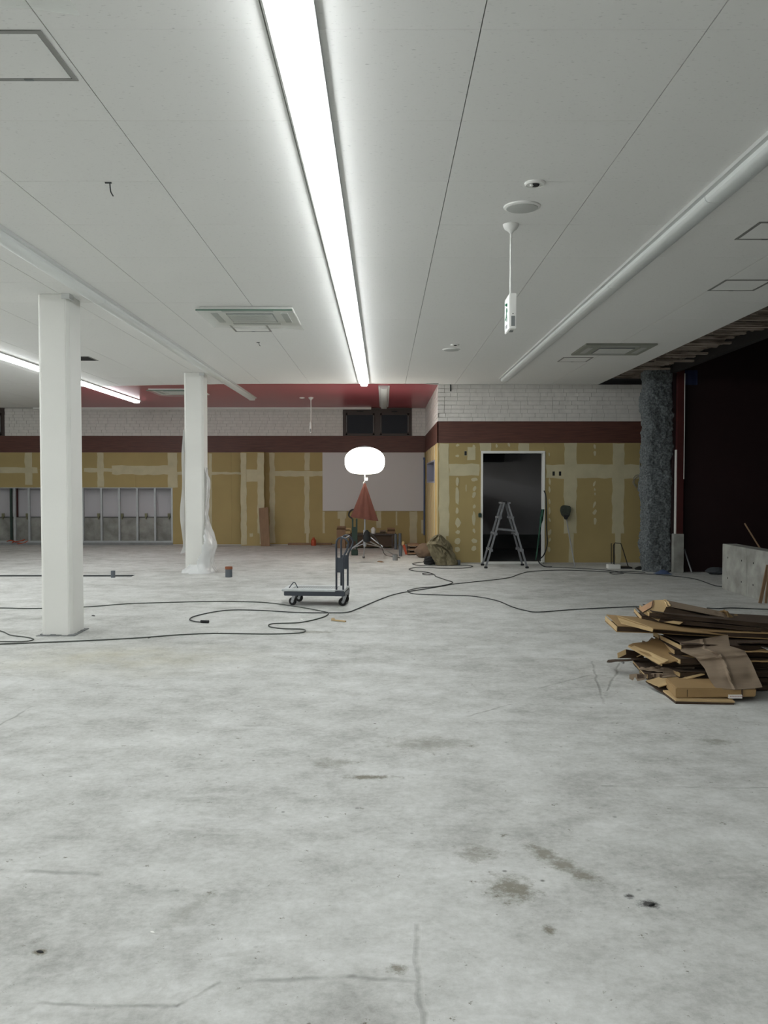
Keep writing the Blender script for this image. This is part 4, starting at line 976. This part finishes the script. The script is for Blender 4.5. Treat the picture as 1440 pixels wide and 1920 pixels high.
a = FL(797, 1048); tag(lump((a.x, a.y + .3, 0), .19, .17, .30, 11, fold=.15).build('brown_sack', mat('brown_sack', (112, 94, 78), .9, bump=.3, bscale=14)), 'small brown sack half hidden behind the olive bag', 'sack')
a = FL(806, 1059)
e = empty('cable_reel', a, 'black cable reel at the left foot of the olive bag', 'cable reel')
for k in range(5):
    pts = [(a.x + (.11 - .01 * abs(k - 1)) * math.cos(t_ * .35), a.y + .05 + .09 * math.sin(t_ * .35), .02 + .03 * k + .004 * math.sin(t_)) for t_ in range(19)]
    MB().tube(pts, .014, 8, cap=True).build('cable_turn', M_black, e)
MB().lathe([(.06, 0), (.065, .14), (.03, .16)], a + Vector((0, .05, 0)), 14).build('core', M_black, e)
p = FL(752, 1043)
# ================================================================== RIGHT: planks, debris
def stick(a, b, w, h, m, label, name='plank', cat='plank'):
    return tag(MB().bar(a, b, w, h).build(name, m, None, bevel=.002), label, cat)
a = P(1396, 981, 12.6); b_ = P(1424, 1032, 12.0); b_.x = 5.04; a.x = 5.3
stick(P(1396, 981, 12.1), P(1428, 1033, 12.0), .03, .02, M_board, 'thin wooden stick standing up behind the low concrete wall', 'stick', 'stick')
bb = FL(1425, 1131, .01); stick(bb, Vector((4.87, bb.y + .05, P(1442, 1060, bb.y).z)), .04, .02, M_board, 'grey brown plank leaning on the low concrete wall, nearest the pile')
bb = FL(1436, 1131, .01); stick(bb, Vector((4.868, bb.y - .02, .60)), .03, .02, M_board, 'second thinner plank leaning on the low concrete wall')
stick(FL(1297, 1073, .01), Vector((P(1286, 1030, 14.95).x, 15.03, P(1286, 1030, 14.95).z)), .02, .02, M_alu, 'thin stick leaning in the dark opening beside the red post', 'stick', 'stick')
for (px, py, r, h, lb, s) in [(1342, 1077, .16, .12, 'left dark rubble lump in the dark opening', 5), (1362, 1077, .14, .1, 'right dark rubble lump beside the low concrete wall', 9)]:
    p = FL(px, py); tag(lump((p.x, p.y, 0), r, r * .7, h, s, fold=.3, nu=24, nv=12).build('rubble_lump', mat('dark_rubble', (70, 74, 78), .9, var=.2)), lb, 'rubble')

# ================================================================== CARDBOARD PILE
PG = 'cardboard sheets in the pile'
def U(u, v, Y): return P(1120 + u / 4.5, 1100 + v / 4.5, Y)
def sheet(c, t_=.007, nu=10, nv=8, warp=.012, fold=None, seed=0):
    a, b, c2_, d = [Vector(q) for q in c]       # a-b-c-d around
    def fn(u, v):
        p = (a * (1 - u) + b * u) * (1 - v) + (d * (1 - u) + c2_ * u) * v
        n_ = (b - a).cross(d - a).normalized()
        return p + n_ * (warp * noise.noise(Vector((u * 3 + seed, v * 3, seed))) * 1.6)
    return MB().grid(fn, nu, nv)
def sheet_obj(c, m, label, t_=.007, warp=.012, seed=0, name='cardboard_sheet', grp=None):
    return tag(sheet(c, t_, warp=warp, seed=seed).build(name, m, None, sol=t_, fix=False), label, 'cardboard', grp)
def flat_carton(x0, x1, y0, y1, z, h, yaw, tiltx, m, label, grp=None, name='flattened_carton', tab=True, roll=0):
    cx_, cy_ = (x0 + x1) / 2, (y0 + y1) / 2
    Mx = Matrix.Translation((cx_, cy_, z)) @ Matrix.Rotation(yaw, 4, 'Z') @ Matrix.Rotation(tiltx, 4, 'Y') @ Matrix.Rotation(roll, 4, 'X')
    e = empty(name, (cx_, cy_, z), label, 'cardboard', grp); w_, d_ = (x1 - x0) / 2, (y1 - y0) / 2
    k = R.randint(0, 99)
    def layer(z0, s):
        return MB().grid(lambda u, v: (-w_ + 2 * w_ * u + s, -d_ + 2 * d_ * v, z0 + .008 * noise.noise(Vector((u * 3 + k, v * 3, z0 * 9))) + .012 * (2 * u - 1) ** 2 * (1 if z0 > 0 else -.3)), 10, 5)
    layer(0, 0).xf(Mx).build('bottom_ply', M_cardd if m is M_cardd else m, e, sol=.005, fix=False)
    layer(h, R.uniform(-.03, .03)).xf(Mx).build('top_ply', m, e, sol=.005, fix=False)
    if tab: MB().grid(lambda u, v: (-w_ - .0 - .0 * u, -d_ + 2 * d_ * v, u * h), 1, 1).xf(Mx).build('fold_edge', M_cardl, e, sol=.005, fix=False)
    MB().grid(lambda u, v: (-w_ + 2 * w_ * u, -d_ + .012 + .01 * math.sin(u * 20 + k), v * h), 12, 1).xf(Mx).build('side_crease', M_cardd, e, sol=.004, fix=False)  # front side of the carton, its shadow put in as dark brown
    return e
rad = math.radians
# inner layers of the stack, low to high; their shadow is in the dark colour
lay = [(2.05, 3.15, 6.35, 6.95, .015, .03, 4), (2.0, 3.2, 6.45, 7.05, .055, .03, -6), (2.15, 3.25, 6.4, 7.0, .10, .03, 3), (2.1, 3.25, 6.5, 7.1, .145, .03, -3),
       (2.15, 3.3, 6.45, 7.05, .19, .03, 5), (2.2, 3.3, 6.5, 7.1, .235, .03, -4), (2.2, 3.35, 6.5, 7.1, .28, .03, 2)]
ORD = ['lowest', 'second lowest', 'third lowest', 'fourth lowest', 'fifth lowest', 'sixth lowest', 'seventh lowest']
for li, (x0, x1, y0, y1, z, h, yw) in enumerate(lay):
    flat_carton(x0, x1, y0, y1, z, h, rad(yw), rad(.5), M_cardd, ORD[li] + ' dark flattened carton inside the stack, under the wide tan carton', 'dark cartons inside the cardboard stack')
# upper large box and top box (long, pointing to the right and away)
flat_carton(1.84, 3.15, 6.75, 7.3, .345, .035, rad(-5), rad(2.0), M_card, 'wide tan flattened carton jutting left under the topmost bundle')
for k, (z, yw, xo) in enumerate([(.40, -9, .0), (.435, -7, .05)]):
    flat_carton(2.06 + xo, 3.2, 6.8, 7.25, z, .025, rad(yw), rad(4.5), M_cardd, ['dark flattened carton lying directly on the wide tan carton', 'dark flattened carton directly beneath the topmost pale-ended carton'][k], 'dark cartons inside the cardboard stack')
# topmost bundle: tapering end with pale face
e = empty('carton_bundle', U(560, 230, 6.95), 'topmost long carton with an open pale end, sloping down to the right', 'cardboard')
A = [U(345, 185, 7.0), U(470, 115, 7.15), U(565, 112, 7.2), U(585, 165, 6.95), U(518, 292, 6.85), U(400, 232, 6.9)]
MB().prism(A, (.02, .01, 0)).build('end_face', M_cardl, e)
MB().prism([U(350, 183, 6.985), U(470, 117, 7.135), U(466, 165, 7.03), U(385, 215, 6.93)], (.004, -.004, 0)).build('end_flap', mat('cardboard_pink', (196, 156, 122), .85), e)
T0 = [U(565, 112, 7.2), U(585, 165, 6.95), U(518, 292, 6.85), U(560, 300, 7.1)]; T1 = [U(1400, 360, 7.25), U(1400, 375, 7.0), U(1390, 400, 6.95), U(1400, 410, 7.2)]
MB().hexa(T0, T1).build('carton_body', M_cardd, e)  # shadowed long side, painted dark brown
MB().add([U(565, 110, 7.2), U(590, 160, 6.94), U(1110, 262, 6.97), U(1080, 215, 7.2)], [(0, 1, 2, 3)]).build('top_flap', M_cardg, e, sol=.006, fix=False)
MB().tube([U(470, 117, 7.12), U(458, 175, 6.98), U(385, 218, 6.9)], .003, 5).build('string', M_cardd, e)
MB().add([U(560, 300, 6.83), U(640, 290, 6.83), U(725, 300, 6.83), U(690, 322, 6.8)], [(0, 1, 2, 3)]).build('torn_tab', M_cardl, e, sol=.004, fix=False)
sheet_obj([U(880, 215, 7.0), U(1080, 265, 6.95), U(1100, 225, 7.15), U(900, 180, 7.2)], M_cardg, 'grey brown torn flap on top of the topmost carton', warp=.02, seed=3)
sheet_obj([U(1030, 205, 7.0), U(1260, 355, 6.95), U(1230, 300, 7.15), U(1080, 215, 7.15)], M_card, 'small creased tan flap lying right of the torn flap on top', warp=.03, seed=6)
sheet_obj([U(555, 112, 7.15), U(590, 165, 6.93), U(625, 160, 6.95), U(580, 108, 7.15)], M_cardl, 'narrow pale strip across the open end of the topmost carton', warp=.01, seed=6)
# pale lip of the wide carton
sheet_obj([U(200, 312, 6.78), U(465, 382, 6.62), U(472, 352, 6.62), U(163, 245, 6.8)], M_cardl, 'long pale folded lip at the left end of the wide tan carton', warp=.004, seed=1)
sheet_obj([U(163, 245, 6.8), U(472, 352, 6.62), U(1150, 410, 6.75), U(560, 290, 7.1)], M_card, 'broad tan panel sloping right from the pale lip', warp=.006, seed=1)
# middle flap
sheet_obj([U(262, 492, 6.85), U(530, 645, 6.42), U(845, 600, 6.45), U(560, 425, 7.0)], M_card, 'tan panel jutting left in the middle of the pile', warp=.012, seed=8)
sheet_obj([U(255, 505, 6.84), U(522, 655, 6.40), U(600, 618, 6.41), U(300, 492, 6.84)], M_cardl, 'pale creased edge strip of the middle tan panel', warp=.004, seed=2)
sheet_obj([U(385, 500, 6.95), U(545, 500, 6.9), U(545, 440, 6.95), U(380, 462, 7.0)], M_cardg, 'ragged upright flap behind the middle tan panel', warp=.03, seed=4)
sheet_obj([U(520, 470, 6.9), U(700, 480, 6.8), U(700, 410, 6.85), U(520, 405, 6.95)], M_cardd, 'dark brown panel in shade under the wide tan carton', warp=.01, seed=4)  # shade under the carton above is in the sheet's colour
# left small carton and long thin dark sheet
sheet_obj([U(80, 632, 6.98), U(260, 622, 6.9), U(420, 600, 6.95), U(90, 618, 7.1)], M_cardd, 'thin dark sheet poking out furthest left at the foot of the pile', warp=.004, seed=5)
e = empty('small_carton', U(230, 600, 7.0), 'small crushed tan carton at the far left foot of the pile', 'cardboard')
MB().add([U(168, 562, 7.0), U(238, 530, 7.02), U(242, 572, 7.0), U(172, 605, 6.98)], [(0, 1, 2, 3)]).build('end_face', M_cardl, e, sol=.006, fix=False)
MB().add([U(238, 530, 7.02), U(390, 560, 7.1), U(390, 600, 7.05), U(172, 605, 6.98), U(242, 572, 7.0)], [(0, 1, 2, 3, 4)]).build('side', M_cardd, e, sol=.006, fix=False)  # side turned from the light, coloured darker than the end
MB().bar(U(335, 592, 6.96), U(380, 570, 6.98), .012, .004).build('pale_edge', M_cardl, e)
# torn strip in front
pts = [(270, 742), (330, 735), (400, 742), (440, 738), (500, 728), (552, 732), (550, 772), (520, 775), (498, 785), (470, 760), (440, 778), (415, 768), (400, 785), (340, 797), (318, 762), (300, 792), (272, 778)]
e = tag(MB().prism([U(a_, b_, 6.62 - (a_ - 270) * .0006) for a_, b_ in pts], (0, .006, 0)).build('torn_strip', M_cardg), 'torn ragged cardboard strip standing at the lower left of the pile', 'cardboard')
for a_, b_, c_ in [(335, 740, 392), (415, 742, 468), (480, 735, 497), (525, 740, 548)]:
    MB().prism([U(a_, b_, 6.611 - (a_ - 270) * .0006), U(c_, b_, 6.611 - (c_ - 270) * .0006), U(c_ - 4, b_ + 28, 6.611 - (c_ - 270) * .0006), U(a_ + 3, b_ + 36, 6.611 - (a_ - 270) * .0006)], (0, .004, 0)).build('dark_print', M_cardd, e)
sheet_obj([U(412, 790, 6.42), U(520, 845, 6.30), U(905, 735, 6.35), U(760, 700, 6.6)], M_cardl, 'pale flat sheet pointing left low in the pile', warp=.004, seed=7)
sheet_obj([U(408, 796, 6.43), U(600, 930, 6.2), U(950, 900, 6.25), U(700, 760, 6.6)], M_cardd, 'dark sheet under the pale flat sheet low in the pile', warp=.004, seed=7)
sheet_obj([U(355, 700, 6.6), U(560, 712, 6.5), U(640, 660, 6.6), U(450, 672, 6.75)], M_cardg, 'grey brown curled scrap above the torn strip', warp=.03, seed=12)
sheet_obj([U(545, 770, 6.44), U(820, 745, 6.42), U(820, 680, 6.5), U(560, 690, 6.52)], M_cardg, 'shaded grey brown panel left of the crumpled sheet', warp=.02, seed=14)
sheet_obj([U(650, 830, 6.25), U(960, 825, 6.2), U(960, 800, 6.3), U(660, 808, 6.35)], M_cardl, 'thin pale edge sticking out above the front carton', warp=.003, seed=15)
# front carton with label
yb_ = 6.03
e = empty('front_carton', U(1000, 960, yb_), 'long tan flat carton with a white sticker at the front of the pile', 'cardboard')
a, b_ = U(662, 955, yb_), U(1360, 935, yb_)
zt1 = U(662, 855, yb_).z
MB().hexa([(a.x, yb_, .03), (b_.x - .01, yb_ + .02, .036), (b_.x, yb_ + .32, .036), (a.x + .03, yb_ + .3, .03)], [(a.x, yb_ + .0, zt1), (b_.x, yb_ + .03, zt1 - .015), (b_.x, yb_ + .33, zt1 - .01), (a.x + .03, yb_ + .32, zt1)]).build('carton_body', M_card, e, bevel=.006)
c_, d_ = U(1112, 945, yb_ - .002), U(1226, 916, yb_ - .002)
MB().box(c_.x, d_.x, yb_ + .004, yb_ + .02, c_.z, d_.z).build('sticker', M_wlabel, e)
tx = MB()
for k in range(9): tx.box(c_.x + .008 + k * .011, c_.x + .015 + k * .011, yb_ + .003, yb_ + .006, d_.z - .012, d_.z - .008)
tx.build('sticker_print', mat('print_red', (160, 110, 110), .8), e)
for x in (U(760, 900, yb_).x, U(1228, 900, yb_).x): MB().box(x - .002, x + .002, yb_ - .001 + .004, yb_ + .03, .04, zt1 - .012).build('crease', M_cardd, e)
xe_ = U(1135, 985, yb_).x
tag(MB().hexa([(a.x - .01, yb_ - .03, .017), (xe_, yb_ - .05, .011), (xe_ + .03, yb_ + .2, .011), (a.x - .01, yb_ + .25, .017)], [(a.x - .01, yb_ - .03, .0295), (xe_, yb_ - .05, .02), (xe_ + .03, yb_ + .2, .0295), (a.x - .01, yb_ + .25, .0295)]).build('cardboard_sheet', M_cardl, None), 'thin tan sheet lying under the front carton', 'cardboard')
tag(MB().hexa([(a.x - .012, yb_ - .035, .0), (xe_ - .01, yb_ - .06, .0), (xe_ + .05, yb_ + .2, .0), (a.x - .01, yb_ + .25, .0)], [(a.x - .012, yb_ - .035, .016), (xe_ - .01, yb_ - .06, .01), (xe_ + .05, yb_ + .2, .01), (a.x - .01, yb_ + .25, .016)]).build('cardboard_sheet', M_cardd, None), 'dark lowest sheet beneath the tan sheet at the front', 'cardboard')
# crumpled kraft sheet draped over the front
out = [(697, 470), (1100, 405), (1120, 505), (1172, 545), (1242, 543), (1300, 640), (1350, 750), (1392, 850), (1150, 880), (1000, 862), (945, 780), (905, 690), (830, 600), (775, 622), (705, 550)]
def drape(u, v):
    lft = [(697, 470), (703, 545), (830, 600), (905, 690), (945, 780), (1000, 862)]; rgt = [(1100, 405), (1118, 505), (1240, 543), (1300, 640), (1348, 750), (1392, 850)]
    k = min(int(v * 5), 4); f = v * 5 - k
    l_ = [lft[k][i] + (lft[k + 1][i] - lft[k][i]) * f for i in (0, 1)]; r_ = [rgt[k][i] + (rgt[k + 1][i] - rgt[k][i]) * f for i in (0, 1)]
    x = l_[0] + (r_[0] - l_[0]) * u; y = l_[1] + (r_[1] - l_[1]) * u + (14 * math.sin(u * 3.14) * (v > .8))
    Y = 6.55 - .5 * v + .025 * math.sin(v * 16) + .02 * abs(u - .45) * 2 + .02 * noise.noise(Vector((u * 4, v * 4, 2)))
    Y -= .022 * math.exp(-((u - .46 - .04 * math.sin(v * 5)) / .03) ** 2) + .02 * math.exp(-((v - .42 - .05 * u) / .03) ** 2) - .012 * math.exp(-((v - .7) / .04) ** 2)
    return U(x, y, Y)
tag(MB().grid(drape, 60, 60).build('crumpled_sheet', M_cardg, None, sol=.005, fix=False), 'creased grey brown cardboard sheet draped over the front of the pile', 'cardboard')
# right side layers reaching out of the frame
for k, (v0, v1, m_, lb) in enumerate([(500, 545, M_card, 'tan carton layer with a white sticker at the right edge of the view'), (590, 630, M_card, 'lower tan carton layer at the right edge of the view'), (455, 470, M_cardd, 'dark carton layer above the stickered one at the right edge')]):
    sheet_obj([U(1180, v1, 6.45), U(1480, v1 - 5, 6.4), U(1500, v0 - 10, 6.8), U(1170, v0 + 5, 6.8)], m_, lb, t_=.01, warp=.006, seed=30 + k)  # the dark layer has its shade in the colour
o = MB().add([U(1380, 505, 6.5), U(1440, 535, 6.42), U(1500, 530, 6.45), U(1440, 495, 6.6)], [(0, 1, 2, 3)]); tag(o.build('white_sticker', M_wlabel, None, sol=.002, fix=False), 'white sticker on a carton at the right edge of the view', 'sticker')

# ================================================================== SMALL LITTER ON THE FLOOR
p = FL(633, 1163)
tag(MB().bar(FL(622, 1162, .012), FL(648, 1165, .012), .022, .012).box(FL(624, 1163).x - .015, FL(624, 1163).x + .02, FL(624, 1163).y - .02, FL(624, 1163).y + .03, 0, .022).build('wood_scrap', M_cardl), 'small splintered wood scrap in front of the trolley', 'scrap')
for (px, py, s, lb, m_) in [(713, 1054, .05, 'thin brown sliver on the floor right of the tripod', M_board), (565, 1162, .02, 'tiny white chip on the floor in front of the trolley', M_white), (682, 1143, .02, 'tiny white chip beside the right trolley wheel', M_white),
                    (411, 1188, .02, 'pale chip lying on the cord left of the trolley', M_white), (175, 1155, .02, 'small dark chip right of the nearest column', M_black), (280, 1196, .016, 'dark knot on the cord below the nearest column', M_black),
                    (286, 1748, .006, 'tiny white pebble on the near floor at left', M_white), (1222, 1697, .01, 'larger black crumb on the near floor at right', M_black), (75, 1785, .009, 'black crumb on the near floor at left', M_black), (1168, 1243, .02, 'small chip left of the cardboard pile', M_kerb)]:
    p = FL(px, py); mb = MB(); n = 6
    mb.lathe([(s, 0), (s * 1.0, s * .2), (s * .5, s * .5)], (0, 0, 0), 6).xf(Matrix.Translation(p) @ Matrix.Rotation(R.uniform(0, 3), 4, 'Z') @ Matrix.Diagonal((1.6, .7, 1, 1)))
    tag(mb.build('floor_chip', m_), lb, 'chip')
